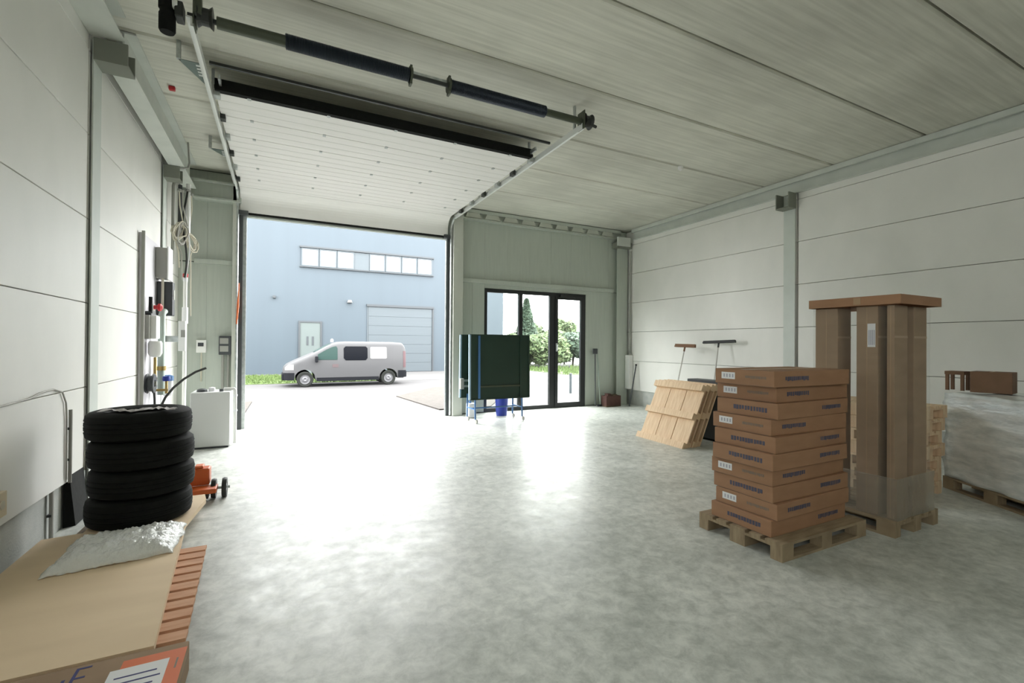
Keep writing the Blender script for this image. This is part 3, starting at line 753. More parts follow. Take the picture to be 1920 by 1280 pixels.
mbx = B(4.885, 5.645, 2.085, 2.875, 2.165, 2.172); mbx.box(4.885,4.891,2.085,2.875,2.088,2.165); mbx.box(5.639,5.645,2.085,2.875,2.088,2.165)
mbx.box(4.891,5.639,2.085,2.091,2.088,2.165); mbx.box(4.891,5.639,2.869,2.875,2.088,2.165)
mbx.build('lid_tray', 'cardboard', cap)
B(4.883,4.885,2.4,2.46,2.10,2.165).build('tape', 'tape', cap)
fm = thing('stretch_film_wrap', 'clear stretch film wrapped round the tall cartons', 'film', (5.32, 2.5, .15))
def wrap(x0,x1,y0,y1,z0,z1,th,seed,nz=10):
    rnd = random.Random(seed); vs = []; fs = []; per = []
    n = 6
    for i in range(n): per.append((x0+(x1-x0)*i/n, y0))
    for i in range(n): per.append((x1, y0+(y1-y0)*i/n))
    for i in range(n): per.append((x1-(x1-x0)*i/n, y1))
    for i in range(n): per.append((x0, y1-(y1-y0)*i/n))
    m = len(per)
    for k in range(nz+1):
        z = z0+(z1-z0)*k/nz
        for (x,y) in per:
            cx, cy2 = (x0+x1)/2, (y0+y1)/2; d = rnd.uniform(0,th)
            vs.append((x+(d if x>cx else -d), y+(d if y>cy2 else -d), z))
    for k in range(nz):
        for i in range(m): fs.append((k*m+i, k*m+(i+1)%m, (k+1)*m+(i+1)%m, (k+1)*m+i))
    return MB().add(vs, fs)
wrap(4.955,5.595,2.155,2.865,.50,2.08,.004,1).build('film', 'stretch_film', fm, smooth=True)
wrap(4.935,5.62,2.135,2.885,.147,.52,.012,2,5).build('film_skirt', 'stretch_film_thick', fm, smooth=True)

# ------------------------------------------------------------------ leaning wooden lids / pallets
def closed_pallet(name, label, group):
    """upright plank pallet: x = thickness (front at x=0), y = width 1.17, z = height 1.14"""
    t = thing(name, label, 'pallet', (0,0,0), 0, group)
    for k in range(3):
        B(.075,.100,.003+k*.39,.003+k*.39+.375,0,1.14).build('board', 'crate_wood', t, local=True)
    for z in (0,.52,1.03): B(.0,.075,0,1.17,z,z+.11).build('bearer', 'crate_wood', t, local=True)
    return t
names = ['front wooden plank pallet of the leaning row, facing the hall','second wooden plank pallet in the leaning row','third wooden plank pallet in the leaning row','rearmost wooden plank pallet of the leaning row against the black cabinet']
proto = None
ANG = math.radians(24)
for i, lab in enumerate(names):
    t = closed_pallet('plank_pallet', lab, 'leaning plank pallets') if proto is None else clone(proto)
    proto = proto or t
    t['label'] = lab
    t.location = (5.93+.112*i, 5.52+.02*(i % 2), .002); t.rotation_euler = (0, ANG, math.radians(-3))
rk = thing('tool_cabinet', 'narrow black cabinet that the plank pallets lean against', 'cabinet', (7.02, 5.95, 0))
B(6.90,7.16,5.62,6.30,.04,1.08).build('body', 'charcoal', rk, bevel=.006); B(6.92,7.14,5.64,6.28,0,.04).build('base', 'rubber', rk)
B(6.91,7.15,5.605,5.62,.08,1.04).build('door', 'frame_black', rk); B(6.93,6.95,5.59,5.605,.5,.62).build('handle', 'galv', rk)
# second leaning group by the foil load
stk = ['lowest','second','third','fourth','fifth','sixth','topmost']
base_p = None
for i in range(7):
    lab = f'worn wooden pallet, {stk[i]} in the flat pallet stack beside the foil load'
    t = epallet('wooden_pallet', lab, (0,0,0), 0, 'flat pallet stack', 'crate_wood') if base_p is None else clone(base_p)
    base_p = base_p or t
    t['label'] = lab; t.location = (6.94+(0,.02,-.01,.04,.03,.08,.11)[i], 2.56+(0,.01,.0,-.015,.01,0,-.01)[i], .146*i); t.rotation_euler = (0,0,PI/2+math.radians((0,1,-1,2,0,1.5,-1)[i]))
# foil-wrapped load -----------------------------------------------
fp = epallet('wooden_pallet', 'wooden pallet under the foil wrapped load', (7.218+.09, 1.22, 0), math.radians(59), 'wooden pallets')
fl_ = thing('wrapped_load', 'big load wrapped in crinkled silver foil on a pallet', 'load', (6.93, 1.62, .145))
fl_['_loc'] = (0,0,0); fl_.rotation_euler = (0,0,math.radians(59)); fl_.location = (6.857+.09, .60+.02, .145)
bm = bmesh.new(); bmesh.ops.create_cube(bm, size=1)
bmesh.ops.subdivide_edges(bm, edges=bm.edges, cuts=22, use_grid_fill=True)
rnd = random.Random(9)
from mathutils import noise as mnoise
for v in bm.verts:
    p = Vector(((v.co.x+.5)*1.90-.01, (v.co.y+.5)*-1.55+.80, (v.co.z+.5)*1.02))
    q = Vector((p.x*3.2, p.y*3.2, p.z*8)); d = mnoise.noise(q)*.035+mnoise.noise(q*2.1)*.022
    nrm = v.normal; v.co = p+Vector((nrm.x, -nrm.y, nrm.z))*d
    if p.z < .05: v.co.z = max(v.co.z, .004)
    if p.z > .98: v.co.z -= .03*abs(mnoise.noise(Vector((p.x*3,p.y*3,0))))
bmesh.ops.recalc_face_normals(bm, faces=bm.faces)
me = bpy.data.meshes.new('foil_cover'); bm.to_mesh(me); bm.free(); me.materials.append(MATS['foil'])
for p in me.polygons: p.use_smooth = True
fo = bpy.data.objects.new('foil_cover', me); COL.objects.link(fo); fo.parent = fl_
epallet('wooden_pallet', 'wooden pallet under the near end of the foil wrapped load', (6.59+.09, .174, 0), math.radians(59), 'wooden pallets')
epallet('wooden_pallet', 'wooden pallet under the rear of the foil wrapped load', (7.92+.09, .798, 0), math.radians(59), 'wooden pallets')
bxt = thing('brown_carton', 'brown carton lying on top of the foil wrapped load', 'carton', (7.36, 2.22, 1.185)); bxt['_loc'] = (0,0,0); bxt.rotation_euler = (0,0,math.radians(8))
B(-.14,.14,-.14,.20,0,.24).build('box', 'brown_box', bxt, local=True, bevel=.005); B(-.141,.141,.02,.04,.239,.2415).build('tape', 'tape', bxt, local=True)
tb = thing('small_trestle', 'small brown wooden trestle beside the carton on the foil load', 'trestle', (7.36, 2.56, 1.185)); tb['_loc'] = (0,0,0)
B(-.08,.10,-.08,.10,.19,.23).build('top', 'brown_box', tb, local=True)
for x in (-.06,.08):
    for y in (-.06,.08): B(x-.015,x+.015,y-.015,y+.015,0,.20).build('leg', 'brown_box', tb, local=True)

# ------------------------------------------------------------------ brooms and corner tools on the right
def broom(label, foot, top, head_len, head_dir, m_head, m_handle, bristle):
    t = thing('broom', label, 'broom', foot)
    top = Vector(top); foot = Vector(foot)
    MB().tube([foot, top], .014, 8).build('handle', m_handle, t, smooth=True)
    d = Vector(head_dir).normalized(); ax = (top-foot).normalized(); R = Matrix((d, ax.cross(d).normalized(), ax)).transposed()
    MB().obox(top+ax*.02, (head_len, .05, .035), R).build('head', m_head, t, bevel=.006)
    MB().obox(top+ax*(.037+bristle/2), (head_len*.97, .045, bristle), R).build('bristles', m_head, t)
    MB().tube([top-ax*.10, top], .02, 8).build('socket', m_head, t)
    return t
broom('brown broom standing upside down behind the plank pallets', (8.22,8.0,0), (8.62,7.95,1.66), .62, (0,1,.02), 'broom_brown', 'handle_metal', .04)
broom('wide black broom standing upside down against the right wall', (8.32,7.0,0), (8.80,7.15,1.76), .86, (0,1,-.03), 'broom_black', 'handle_metal', .025)
sv = thing('shovel', 'dark long handled shovel standing in the corner beside the glass door', 'shovel', (7.85,10.40,0))
MB().tube([(7.83,10.36,.02),(7.88,10.46,1.45)], .016, 8).build('handle', 'charcoal', sv); B(7.80,7.96,10.44,10.48,1.45,1.60).build('grip', 'charcoal', sv, bevel=.01)
st_ = thing('floor_squeegee', 'grey stick leaning in the corner beside the shovel', 'squeegee', (8.0,10.40,0))
MB().tube([(8.0,10.36,.03),(7.98,10.49,1.45)], .013, 8).build('handle', 'pipe_green', st_); B(7.90,8.10,10.32,10.37,.0,.05).build('blade', 'charcoal', st_)
rb = thing('tool_crate', 'low dark red crate on the floor in the far right corner', 'crate', (8.3,10.25,0))
B(8.02,8.52,10.12,10.35,.0,.03).build('bottom', 'wood_dark', rb)
for y in (10.12,10.335): B(8.02,8.52,y,y+.015,.03,.30).build('side', 'crate_red', rb)
for x in (8.02,8.505): B(x,x+.015,10.135,10.335,.03,.30).build('end', 'crate_red', rb)
B(8.10,8.20,10.16,10.30,.03,.36).build('tin', 'crate_red', rb); B(8.30,8.44,10.18,10.30,.03,.33).build('tin', 'wood_dark', rb)
sk = thing('ground_stake', 'thin dark stake leaning against the plinth of the right wall', 'stake', (8.72,10.0,0))
MB().tube([(8.72,10.0,0),(8.98,10.03,1.13)], .017, 8).build('rod', 'charcoal', sk); MB().tube([(8.98,10.03,1.13),(8.985,10.03,1.17)], .024, 8).build('knob', 'rubber', sk)
pb = thing('pipe_casing', 'white casing and thin pipe down the corner of the right wall', 'pipe', (8.99,10.30,0))
MB().tube([(9.0,10.30,1.45),(9.0,10.30,4.4)], .022, 8).build('pipe', 'grey_plastic', pb, smooth=True); B(8.90,9.04,10.22,10.40,.45,1.42).build('casing', 'white_plastic', pb, bevel=.01)

# ------------------------------------------------------------------ folded table-tennis table
tt = thing('table_tennis_table', 'folded dark green table tennis table on castors by the glass front', 'table', (4.3, 9.35, 0))
def half(y0, x0, x1, tilt, z0=.52, z1=1.90):
    R = RX(tilt); c = ((x0+x1)/2, y0, (z0+z1)/2)
    o = MB().obox(c, (x1-x0, .022, z1-z0), R).build('table_half', 'ping_green', tt)
    for xx in (x0, x1): MB().obox((xx, y0, (z0+z1)/2), (.035, .05, z1-z0), R).build('edge_rail', 'ping_edge' if xx == x0 else 'ping_green', o)
    for zz in (z0, z1): MB().obox(Vector(c)+R @ Vector((0,0,zz-(z0+z1)/2)), (x1-x0, .05, .02), R).build('edge_rail', 'ping_green', o)
    return o, R, Vector(c)
o1, R1, c1 = half(9.13, 3.61, 5.03, math.radians(-1.0))
for dx in (-.50, .50): MB().obox(c1+R1 @ Vector((dx,-.02,0)), (.045,.025,1.34), R1).build('support_bar', 'ping_frame' if dx < 0 else 'ping_green', o1)
MB().obox(c1+R1 @ Vector((0,-.022,-.42)), (1.0,.02,.035), R1).build('support_bar', 'olive_steel', o1)
o2, R2, c2 = half(9.62, 3.58, 5.0, math.radians(1.0))
for x in (3.75, 4.88):
    MB().tube([(x,9.16,.60),(x,9.14,.09)], .02, 8).build('leg', 'ping_frame', tt); MB().tube([(x,9.60,.60),(x,9.62,.09)], .02, 8).build('leg', 'ping_frame', tt)
    MB().tube([(x,9.14,.30),(x,9.62,.30)], .016, 8).build('cross_strut', 'ping_frame', tt)
    for y in (9.14, 9.62):
        MB().lathe([(0,-.014),(.045,-.014),(.05,0),(.045,.014),(0,.014)], (x+.02,y-.02,.05), 'x', 16).build('castor', 'grey_plastic', tt, smooth=True)
MB().tube([(3.75,9.38,.30),(4.88,9.38,.30)], .016, 8).build('axle_bar', 'ping_frame', tt)
B(3.52,3.60,9.42,9.52,.72,.95).build('net_post', 'grey_plastic', tt, bevel=.01); B(3.60,3.75,9.44,9.50,.76,.80).build('net_clamp', 'galv', tt)
B(3.60,3.75,9.44,9.50,.88,.92).build('net_clamp', 'galv', tt)
bk = thing('blue_bucket', 'blue plastic bucket behind the folded table', 'bucket', (4.78, 10.0, 0))
MB().lathe([(0,.0),(.13,.0),(.16,.46),(.175,.46),(.175,.48),(.15,.48),(.12,.02),(0,.02)], (4.78,10.0,0), 'z', 24).build('tub', 'blue_plastic', bk, smooth=True)
MB().tube([(4.61,10.0,.46),(4.66,10.0,.60),(4.78,10.0,.65),(4.90,10.0,.60),(4.95,10.0,.46)], .006, 6).build('handle', 'galv', bk)
sb2 = thing('plastic_sack', 'white plastic canister on the floor behind the left legs of the folded table', 'canister', (3.98, 9.95, 0))
sb2.name = 'plastic_canister'
B(3.88,4.08,9.85,10.05,0,.34).build('tank', 'label_white', sb2, bevel=.03); MB().tube([(3.95,9.95,.34),(3.95,9.95,.39)], .03, 12).build('cap', 'ping_frame', sb2)

# ------------------------------------------------------------------ tyres
TR = .375
prof = [(.215,-.10),(.25,-.115),(.31,-.119),(.345,-.108),(.366,-.09),(.372,-.06),(.375,-.05),(.367,-.045),(.367,-.035),(.375,-.03),(.376,-.008),(.368,-.004),(.368,.004),(.376,.008),(.375,.03),(.367,.035),(.367,.045),(.375,.05),(.372,.06),(.366,.09),(.345,.108),(.31,.119),(.25,.115),(.215,.10),(.225,.06),(.235,0),(.225,-.06)]
tlab = ['bottom tyre of the black stack','second tyre from the bottom of the black stack','third tyre from the bottom of the black stack','top tyre of the black stack']
for i in range(4):
    t = thing('tyre', tlab[i], 'tyre', (-1.075+(.0,.015,.012,-.008)[i], 5.12+(.0,.01,-.005,.0)[i], .152+.2395*i), 0, 'stacked tyres'); t['_loc'] = (0,0,0)
    MB().lathe(prof, (0,0,.12), 'z', 56, True).build('tread', 'rubber', t, local=True, smooth=True)
    for zz, s in ((.239,1),(.001,-1)):
        MB().lathe([(.262,zz-.004*s),(.264,zz-.0005*s),(.272,zz-.0005*s),(.274,zz-.004*s)], (0,0,0), 'z', 56).build('sidewall_ring', 'rubber', t, local=True)
# crumpled paper strip lying on the top tyre
rnd = random.Random(4); vs = []; fs = []
nx = 22
for i in range(nx):
    for k in range(4):
        vs.append((-1.31+.52*i/(nx-1)+rnd.uniform(-.006,.006), 4.86+.035*k+.05*math.sin(i*.55)+rnd.uniform(-.006,.006), 1.116+.012+rnd.uniform(-.006,.012)))
for i in range(nx-1):
    for k in range(3): fs.append((i*4+k,(i+1)*4+k,(i+1)*4+k+1,i*4+k+1))
o = tag(MB().add(vs,fs).build('paper_strip', 'tyre_print'), 'crumpled pale strip lying on the top tyre', 'paper'); o.modifiers.new('thick','SOLIDIFY').thickness = .003

# ------------------------------------------------------------------ cardboard on the slatted base, left foreground
sl = thing('slatted_base', 'low base of reddish brown planks under the cardboard sheet', 'pallet', (-1.0, 4.2, 0))
for y in range(11):
    yy = 3.02+.122*y
    xr = -.435-.06*(y*.122/1.3)
    B(-1.62, xr, yy, yy+.090, .085, .105).build('plank', 'plank_red', sl)
for x in (-1.5, -1.05, -.62):
    B(x, x+.07, 3.0, 5.60 if x < -.9 else 4.33, .0, .085).build('bearer', 'wood_dark', sl)
cs = thing('cardboard_sheet', 'large flat cardboard sheet lying on the slatted base', 'cardboard', (-1.1, 4, .11))
mb = MB(); pl = [(-1.64,2.93),(-.555,2.93),(-.60,3.5),(-.655,4.26),(-.70,4.80),(-.63,5.45),(-.66,5.62),(-1.40,5.62),(-1.40,4.90),(-1.64,4.87)]
mb.prism(pl, .107, .150, 'z'); mb.build('sheet', 'cardboard_pale', cs)
bx = thing('printed_carton', 'flattened brown carton with orange and white labels in the left foreground', 'carton', (-.85, 2.3, 0))
mb = B(-1.30,-.40,1.55,2.895,.0,.155); mb.build('box', 'cardboard_wall', bx, bevel=.006)
B(-.401,-.399,1.6,2.87,.10,.104).build('flap_edge', 'print_grey', bx)
ol = B(-.655,-.40,2.50,2.84,.1552,.1560).build('label_orange', 'label_orange', bx)
B(-.69,-.462,2.48,2.775,.1562,.1568).build('label_white', 'label_white', ol)
for k in range(5): B(-.66,-.50+.02*(k % 2),2.52+.045*k,2.53+.045*k,.1569,.1573).build('label_print', 'print_navy', ol)
B(-.432,-.424,2.68,2.76,.1562,.1567).build('label_glyph', 'print_grey', ol)
# navy letters at the carton's far edge
lt = MB()
for (a,b,c,d) in ((-.835,-.822,2.70,2.87),(-.822,-.778,2.858,2.87),(-.822,-.785,2.785,2.797),(-.822,-.778,2.70,2.712),(-.868,-.855,2.70,2.80)):
    lt.box(a,b,c,d,.1552,.1562)
o = lt.build('printed_letters', 'print_navy', bx); o['kind'] = 'stuff'
# clear plastic bag
pb_ = bmesh.new(); bmesh.ops.create_grid(pb_, x_segments=56, y_segments=34, size=.5)
for v in pb_.verts:
    x = v.co.x*1.0; y = v.co.y*1.0
    e = max(abs(x), abs(y))*2
    q = Vector((x*7, y*9, 0)); hgt = .035*abs(mnoise.noise(q))+.03*abs(mnoise.noise(q*2.7))+.012*mnoise.noise(q*6)
    v.co.z = max(.002, (.085*(1-e**4)+hgt*(1-.6*e**6)))
    X = x*.70+.03*mnoise.noise(Vector((y*4,1,0))); Y = y*.60+.05*mnoise.noise(Vector((x*4,2,0)))+x*.10
    v.co.x = X; v.co.y = Y
me = bpy.data.meshes.new('plastic_bag'); pb_.to_mesh(me); pb_.free(); me.materials.append(MATS['bubble_plastic'])
for p in me.polygons: p.use_smooth = True
o = tag(bpy.data.objects.new('plastic_bag', me), 'crumpled clear plastic bag on the cardboard in front of the tyres', 'bag'); COL.objects.link(o); o.location = (-1.03, 4.40, .151); o.modifiers.new('thick','SOLIDIFY').thickness = .002

# orange pallet truck end with its wheel
pj = thing('pallet_truck', 'orange pallet truck head with steering wheels behind the tyres', 'pallet truck', (-.7, 6.0, 0))
B(-.86,-.66,5.96,6.12,.15,.33).build('pump_housing', 'orange_paint', pj, bevel=.015)
B(-.90,-.58,5.78,5.98,.10,.15).build('fork_plate', 'orange_paint', pj, bevel=.008)
B(-.80,-.72,5.98,6.10,.33,.36).build('cap', 'label_orange', pj, bevel=.01)
for x in (-.62,-.52):
    w_ = MB().lathe([(.055,-.022),(.10,-.022),(.105,0),(.10,.022),(.055,.022)], (x,5.98,.105), 'x', 24, True).build('wheel', 'dark_metal', pj, smooth=True)
    MB().lathe([(0,-.018),(.055,-.018),(.055,.018),(0,.018)], (x,5.98,.105), 'x', 16).build('hub', 'galv', w_)
MB().tube([(-.76,5.98,.105),(-.47,5.98,.105)], .015, 8).build('axle', 'galv', pj)
B(-.72,-.66,5.86,5.98,.03,.12).build('bracket', 'dark_metal', pj)

# ------------------------------------------------------------------ meters, cables and tank at the left wall
XW = XL
bo = thing('meter_board', 'upright pale lilac board on the left wall carrying the meters', 'board', (-1.66, 8.4, .7))
B(-1.695,-1.665,7.82,9.02,.72,3.18).build('board', 'board_lilac', bo); B(-1.665,-1.63,7.80,7.83,.72,3.20).build('edge_strip', 'grey_plastic', bo)
fb = thing('fuse_box', 'grey fuse box with a white side high on the meter board', 'fuse box', (-1.55, 8.6, 2.7))
B(-1.662,-1.52,8.56,8.86,2.66,3.12).build('box', 'grey_plastic', fb, bevel=.01); B(-1.52,-1.50,8.56,8.88,2.64,3.14).build('cover', 'white_plastic', fb, bevel=.006)
MB().tube([(-1.58,8.62,2.66),(-1.58,8.62,2.2)], .018, 8).build('conduit', 'cable_beige', fb)
em = thing('electric_meter', 'tall black meter below the fuse box', 'meter', (-1.5, 8.7, 2.1))
B(-1.662,-1.46,8.66,8.82,2.10,2.62).build('case', 'charcoal', em, bevel=.012); B(-1.46,-1.452,8.69,8.79,2.35,2.5).build('display', 'grey_plastic', em)
hv = thing('hand_valve', 'small black lever valve above the white meter', 'valve', (-1.6, 8.05, 2.1))
MB().tube([(-1.61,8.05,2.10),(-1.61,8.05,2.33)], .022, 8).build('lever', 'rubber', hv); MB().tube([(-1.664,8.05,2.10),(-1.60,8.05,2.10)], .03, 8).build('body', 'charcoal', hv)
rv = thing('emergency_stop', 'round red knob on the meter board', 'knob', (-1.55, 8.3, 2.18))
MB().lathe([(0,.0),(.03,.0),(.03,.04),(.055,.05),(.055,.08),(.03,.10),(0,.10)], (-1.62,8.30,2.20), 'x', 18).build('knob', 'red_plastic', rv, smooth=True); B(-1.664,-1.62,8.25,8.35,2.15,2.25).build('base', 'white_plastic', rv)
wm = thing('water_meter', 'white boxy meter with a rounded white bowl below the red knob', 'meter', (-1.6, 8.1, 1.45))
B(-1.662,-1.53,8.00,8.22,1.74,2.07).build('case', 'white_plastic', wm, bevel=.015); B(-1.664,-1.60,7.93,8.00,1.74,2.07).build('side_cover', 'grey_plastic', wm)
MB().lathe([(0,1.48),(.06,1.49),(.085,1.54),(.085,1.68),(.07,1.71),(0,1.71)], (-1.565,8.12,0), 'z', 18).build('bowl', 'white_plastic', wm, smooth=True)
MB().tube([(-1.565,8.12,1.48),(-1.565,8.12,1.05)], .02, 8).build('pipe', 'brass', wm)
gp = thing('gas_pipe', 'grey green vertical pipe between the meters', 'pipe', (-1.5, 8.45, .9))
MB().tube([(-1.55,8.42,.92),(-1.55,8.42,2.08),(-1.55,8.50,2.14),(-1.55,8.60,2.16)], .045, 10).build('pipe', 'pipe_green', gp, smooth=True)
MB().lathe([(0,1.28),(.06,1.28),(.06,1.34),(0,1.34)], (-1.55,8.42,0), 'z', 14).build('flange', 'brass', gp); B(-1.664,-1.55,8.40,8.44,1.6,1.64).build('clip', 'galv', gp)
bv = thing('blue_valve', 'small blue tap on the pipes under the meters', 'tap', (-1.5,8.3,1.1))
MB().lathe([(0,1.13),(.045,1.13),(.05,1.16),(.045,1.20),(0,1.20)], (-1.46,8.28,0), 'z', 14).build('tap_wheel', 'blue_plastic', bv); MB().tube([(-1.46,8.28,.95),(-1.46,8.28,1.14)], .018, 8).build('stem', 'brass', bv)
MB().tube([(-1.664,8.28,1.0),(-1.44,8.28,1.0)], .018, 8).build('inlet', 'brass', bv)
wb = thing('junction_box', 'white junction box with a grey socket beside the black meter', 'junction box', (-1.5,9.15,1.9))
B(-1.50,-1.40,9.36,9.50,1.55,2.05).build('box', 'white_plastic', wb, bevel=.01); B(-1.46,-1.40,9.34,9.36,1.78,1.90).build('socket', 'grey_plastic', wb)
B(-1.68,-1.50,9.38,9.48,1.7,1.8).build('arm', 'galv', wb)
wp = thing('waste_pipe', 'white vertical pipe at the left of the gate wall', 'pipe', (-1.45,9.6,.3))
MB().tube([(-1.46,9.7,.0),(-1.46,9.7,2.75)], .030, 10).build('pipe', 'white_plastic', wp, smooth=True); MB().lathe([(0,2.02),(.045,2.02),(.045,2.3),(0,2.3)], (-1.46,9.7,0), 'z', 12).build('sleeve', 'label_white', wp)
MB().lathe([(0,2.82),(.04,2.82),(.045,2.88),(0,2.9)], (-1.46,9.7,0), 'z', 12).build('red_cap', 'red_plastic', wp); MB().lathe([(0,2.75),(.035,2.75),(.035,2.82),(0,2.82)], (-1.46,9.7,0), 'z', 12).build('cap_base', 'label_white', wp)
rnd = random.Random(21)
for i, lab in enumerate(['beige cable coil hanging high beside the left column','grey cable loop hanging high beside the left column','dark cable hanging down beside the left column','pale cable running down to the fuse box','beige cable looped behind the fuse box']):
    m = ['cable_beige','cable_grey','cable_black','label_white','cable_beige'][i]
    cb_ = thing('hanging_cable', lab, 'cable', (-1.5, 9.4, 3.3), 0, 'cables by the left column')
    x0, y0 = -1.52+.035*i, 9.44+.05*i
    pts = []
    if i in (0,1,4):
        pts.append((x0, y0, 4.25)); pts.append((x0+.01, y0, 4.0))
        for k in range(64):
            a = k/64*2*PI*4.5+i; r = .12+.03*math.sin(k*.9+i)
            pts.append((x0+.03*math.sin(k*.37+i)+r*.55*math.cos(a), y0+.03*math.cos(k*.29)+r*.6*math.cos(a), 3.56+.02*math.sin(k*.5)-.03*i+r*1.25*math.sin(a)))
        pts.append((x0, y0, 3.2)); pts.append((x0+.01, y0, 2.95-.2*i))
    else:
        for k in range(16): pts.append((x0+.03*math.sin(k*.5+i), y0+.03*math.cos(k*.4), 4.30-.1*k))
    MB().tube(pts, .011 if i != 2 else .016, 6).build('cable', m, cb_, smooth=True)
    MB().lathe([(0,-.02),(.03,-.02),(.03,.02),(0,.02)], pts[0], 'z', 8).build('clip', 'grey_plastic', cb_)
cd = thing('cable_conduit', 'dark cable conduit rising beside the left column to the beam', 'conduit', (-1.6,9.4,3.2))
MB().tube([(-1.60,9.42,3.0),(-1.60,9.42,4.3),(-1.58,9.5,4.5)], .022, 8).build('conduit', 'grey_plastic', cd, smooth=True)
MB().tube([(-1.52,9.52,3.6),(-1.52,9.52,4.36)], .03, 8).build('duct', 'charcoal', cd); MB().tube([(-1.42,9.62,3.55),(-1.42,9.62,4.42)], .035, 8).build('sleeve', 'white_plastic', cd)
# loop of cable across the left beam
lc = tag(MB().tube([(-1.66,9.10,4.50),(-1.60,9.10,4.515),(-1.42,9.10,4.515),(-1.36,9.13,4.55),(-1.345,9.17,4.65),(-1.36,9.2,4.80),(-1.37,9.2,4.99)], .013, 6).build('beam_cable', 'grey_plastic', smooth=True), 'grey cable looped under the left ceiling beam', 'cable')

hr = thing('hose_reel', 'dark hose reel hung low on the meter board', 'hose reel', (-1.55, 8.05, 1.1))
MB().lathe([(.05,-.05),(.13,-.05),(.14,-.03),(.11,-.02),(.11,.02),(.14,.03),(.13,.05),(.05,.05)], (-1.59,8.0,1.12), 'x', 22, True).build('reel', 'charcoal', hr, smooth=True)
MB().tube([(-1.664,8.0,1.12),(-1.52,8.0,1.12)], .03, 10).build('spindle', 'grey_plastic', hr)
MB().tube([(-1.58,8.12,1.08),(-1.57,8.14,.9),(-1.56,8.12,.74)], .014, 8).build('hose_end', 'cable_black', hr, smooth=True)
pf = thing('filter_housing', 'white filter bowl with a blue head beside the blue tap', 'filter', (-1.45, 8.75, 1.0))
MB().lathe([(0,.86),(.05,.87),(.065,.92),(.065,1.10),(0,1.10)], (-1.53,8.78,0), 'z', 18).build('bowl', 'label_white', pf, smooth=True)
MB().lathe([(0,1.10),(.075,1.10),(.075,1.17),(.03,1.19),(0,1.19)], (-1.53,8.78,0), 'z', 18).build('head', 'ping_frame', pf, smooth=True)
MB().tube([(-1.664,8.78,1.14),(-1.54,8.78,1.14)], .018, 8).build('pipe', 'brass', pf)
ts = thing('thermostat_box', 'small white control box with a dark display beside the waste pipe', 'control box', (-1.35, 10.0, 1.55))
B(-1.40,-1.24,10.48,10.549,1.50,1.74).build('case', 'white_plastic', ts, bevel=.008); B(-1.37,-1.28,10.474,10.48,1.62,1.69).build('display', 'charcoal', ts)
MB().tube([(-1.32,10.53,1.50),(-1.32,10.53,.95)], .012, 8).build('conduit', 'cable_beige', ts)
# isolator box on the gate wall
iso = thing('control_box', 'grey gate control box with two pale panels beside the gate', 'control box', (-.93,10.45,1.45))
B(-1.03,-.82,10.40,10.55,1.46,1.82).build('box', 'charcoal', iso, bevel=.012); B(-1.01,-.87,10.392,10.40,1.67,1.78).build('panel', 'grey_plastic', iso); B(-1.01,-.87,10.392,10.40,1.52,1.63).build('panel', 'grey_plastic', iso)
for x in (-.97,-.88): MB().tube([(x,10.51,1.46),(x,10.51,.4)], .022, 8).build('conduit', 'grey_plastic', iso)
rs_ = tag(MB().tube([(-.735,10.36,2.05),(-.715,10.35,2.4),(-.70,10.36,2.85)], [.012,.022,.008], 8).build('pull_strap', 'orange_paint', smooth=True), 'orange red pull strap hanging on the left gate post', 'strap')

# white tank in the corner
wt = thing('water_tank', 'white box shaped tank standing between the tyres and the gate', 'tank', (-.95,8.95,0))
B(-1.24,-.70,8.75,9.30,.03,.90).build('body', 'machine_white', wt, bevel=.015); B(-1.22,-.72,8.77,9.28,0,.03).build('base', 'charcoal', wt)
MB().lathe([(0,.90),(.075,.90),(.07,.935),(.04,.95),(0,.955)], (-1.10,8.90,0), 'z', 18).build('cap', 'charcoal', wt, smooth=True)
MB().lathe([(0,.90),(.05,.90),(.045,.96),(0,.97)], (-.97,8.95,0), 'z', 16).build('vent', 'label_white', wt, smooth=True); MB().lathe([(0,.90),(.03,.90),(.03,.94),(0,.94)], (-.83,8.85,0), 'z', 12).build('plug', 'charcoal', wt)
MB().tube([(-.80,8.98,.90),(-.80,8.98,.925),(-.66,8.98,.925),(-.645,8.98,.90),(-.645,8.98,.02)], .028, 10).build('overflow_pipe', 'white_plastic', wt, smooth=True)
for z in (.55,.8): MB().lathe([(0,z),(.034,z),(.034,z+.03),(0,z+.03)], (-.645,8.98,0), 'z', 12).build('pipe_collar', 'label_white', wt)
hs = tag(MB().tube([(-1.50,8.0,.72),(-1.42,8.0,.92),(-1.33,8.0,1.05),(-1.21,8.0,1.17),(-1.07,8.0,1.27),(-.94,8.0,1.325)], .016, 8).build('black_hose', 'cable_black', smooth=True), 'stiff black hose sticking up beside the white tank', 'hose')
hb = thing('storage_bin', 'small grey bin on the floor behind the tyres holding the black hose', 'bin', (-1.45, 8.0, 0))
mbb = B(-1.62,-1.30,7.86,8.16,0,.02)
for q in ((-1.62,-1.60,7.86,8.16),(-1.32,-1.30,7.86,8.16),(-1.60,-1.32,7.86,7.88),(-1.60,-1.32,8.14,8.16)): mbb.box(q[0],q[1],q[2],q[3],.02,.74)
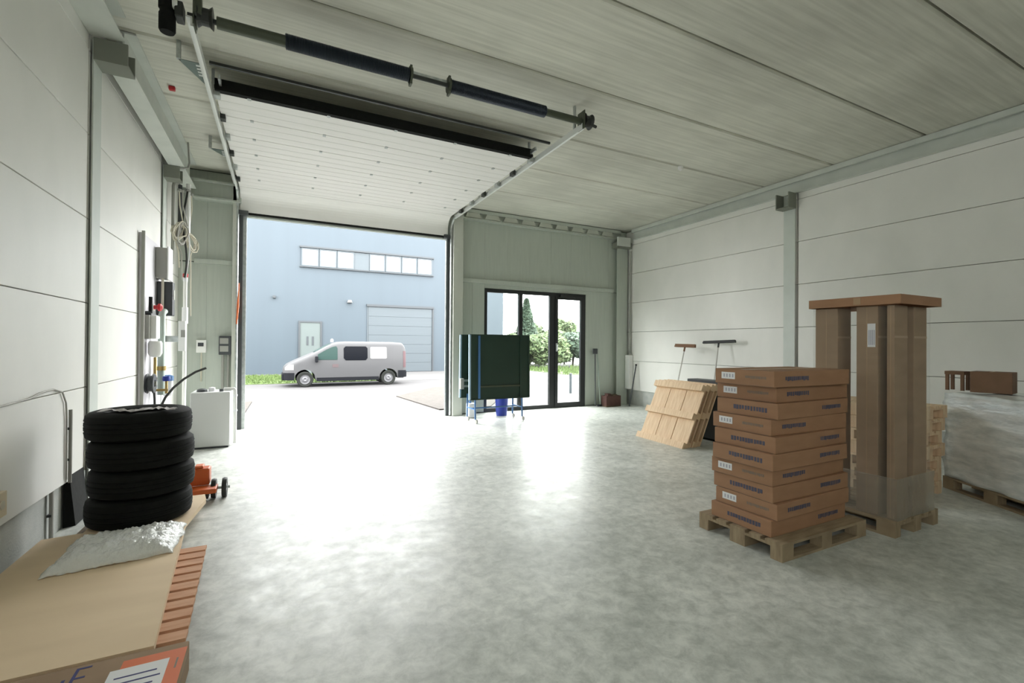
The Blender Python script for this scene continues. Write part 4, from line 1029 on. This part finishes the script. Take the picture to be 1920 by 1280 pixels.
mbb.build('bin_body', 'grey_plastic', hb); B(-1.63,-1.59,7.98,8.04,.5,.6).build('grip', 'charcoal', hb)

# cables and pipes low on the near left wall
lc2 = tag(MB().tube([(XL+.012,3.6,1.235),(XL+.012,4.35,1.25),(XL+.012,4.8,1.262),(XL+.012,4.95,1.285),(XL+.012,5.2,1.295),(XL+.012,5.38,1.255),(XL+.012,5.46,1.15),(XL+.012,5.48,1.02),(XL+.012,5.49,.46)], .007, 6).build('wall_cable', 'cable_grey', smooth=True), 'thin cable running along the left wall and down to the plinth', 'cable')
pv = thing('wall_conduit', 'dark vertical conduit on the left wall beside the tyres', 'conduit', (XL+.02,5.54,0))
MB().tube([(XL+.02,5.54,.42),(XL+.02,5.54,1.08)], .014, 8).build('conduit', 'grey_plastic', pv); B(XL,XL+.02,5.52,5.56,.62,.64).build('clip', 'charcoal', pv); B(XL,XL+.02,5.52,5.56,.9,.92).build('clip', 'charcoal', pv)
pv2 = thing('plinth_pipe', 'thin pale pipe on the plinth at the end of the cardboard', 'pipe', (XL,5.3,0))
MB().tube([(XL-.025,5.30,.0),(XL-.025,5.30,.41)], .015, 8).build('pipe', 'cable_grey', pv2); B(XL-.048,XL-.02,5.28,5.32,.2,.22).build('clip', 'charcoal', pv2)
bp_ = tag(MB().add([(-1.735,5.58,0),(-1.66,5.62,0),(-1.66,5.94,0),(-1.735,5.94,0),(-1.735,5.58,.47),(-1.70,5.60,.47),(-1.70,5.94,.47),(-1.735,5.94,.47)],[(0,3,2,1),(4,5,6,7),(0,1,5,4),(1,2,6,5),(2,3,7,6),(3,0,4,7)]).build('rubber_mat', 'rubber'), 'black rubber mat leaning on the plinth at the left column', 'mat')
so = thing('wall_socket', 'beige wall socket at the left picture edge', 'socket', (XL,4.38,.5))
B(XL,XL+.035,4.28,4.42,.50,.67).build('plate', 'socket_beige', so, bevel=.006); MB().lathe([(0,0),(.03,0),(.03,.006),(0,.006)], (XL+.035,4.35,.585), 'x', 14).build('outlet', 'cable_beige', so)

# clean helper keys
for o in bpy.data.objects:
    if '_loc' in o: del o['_loc']
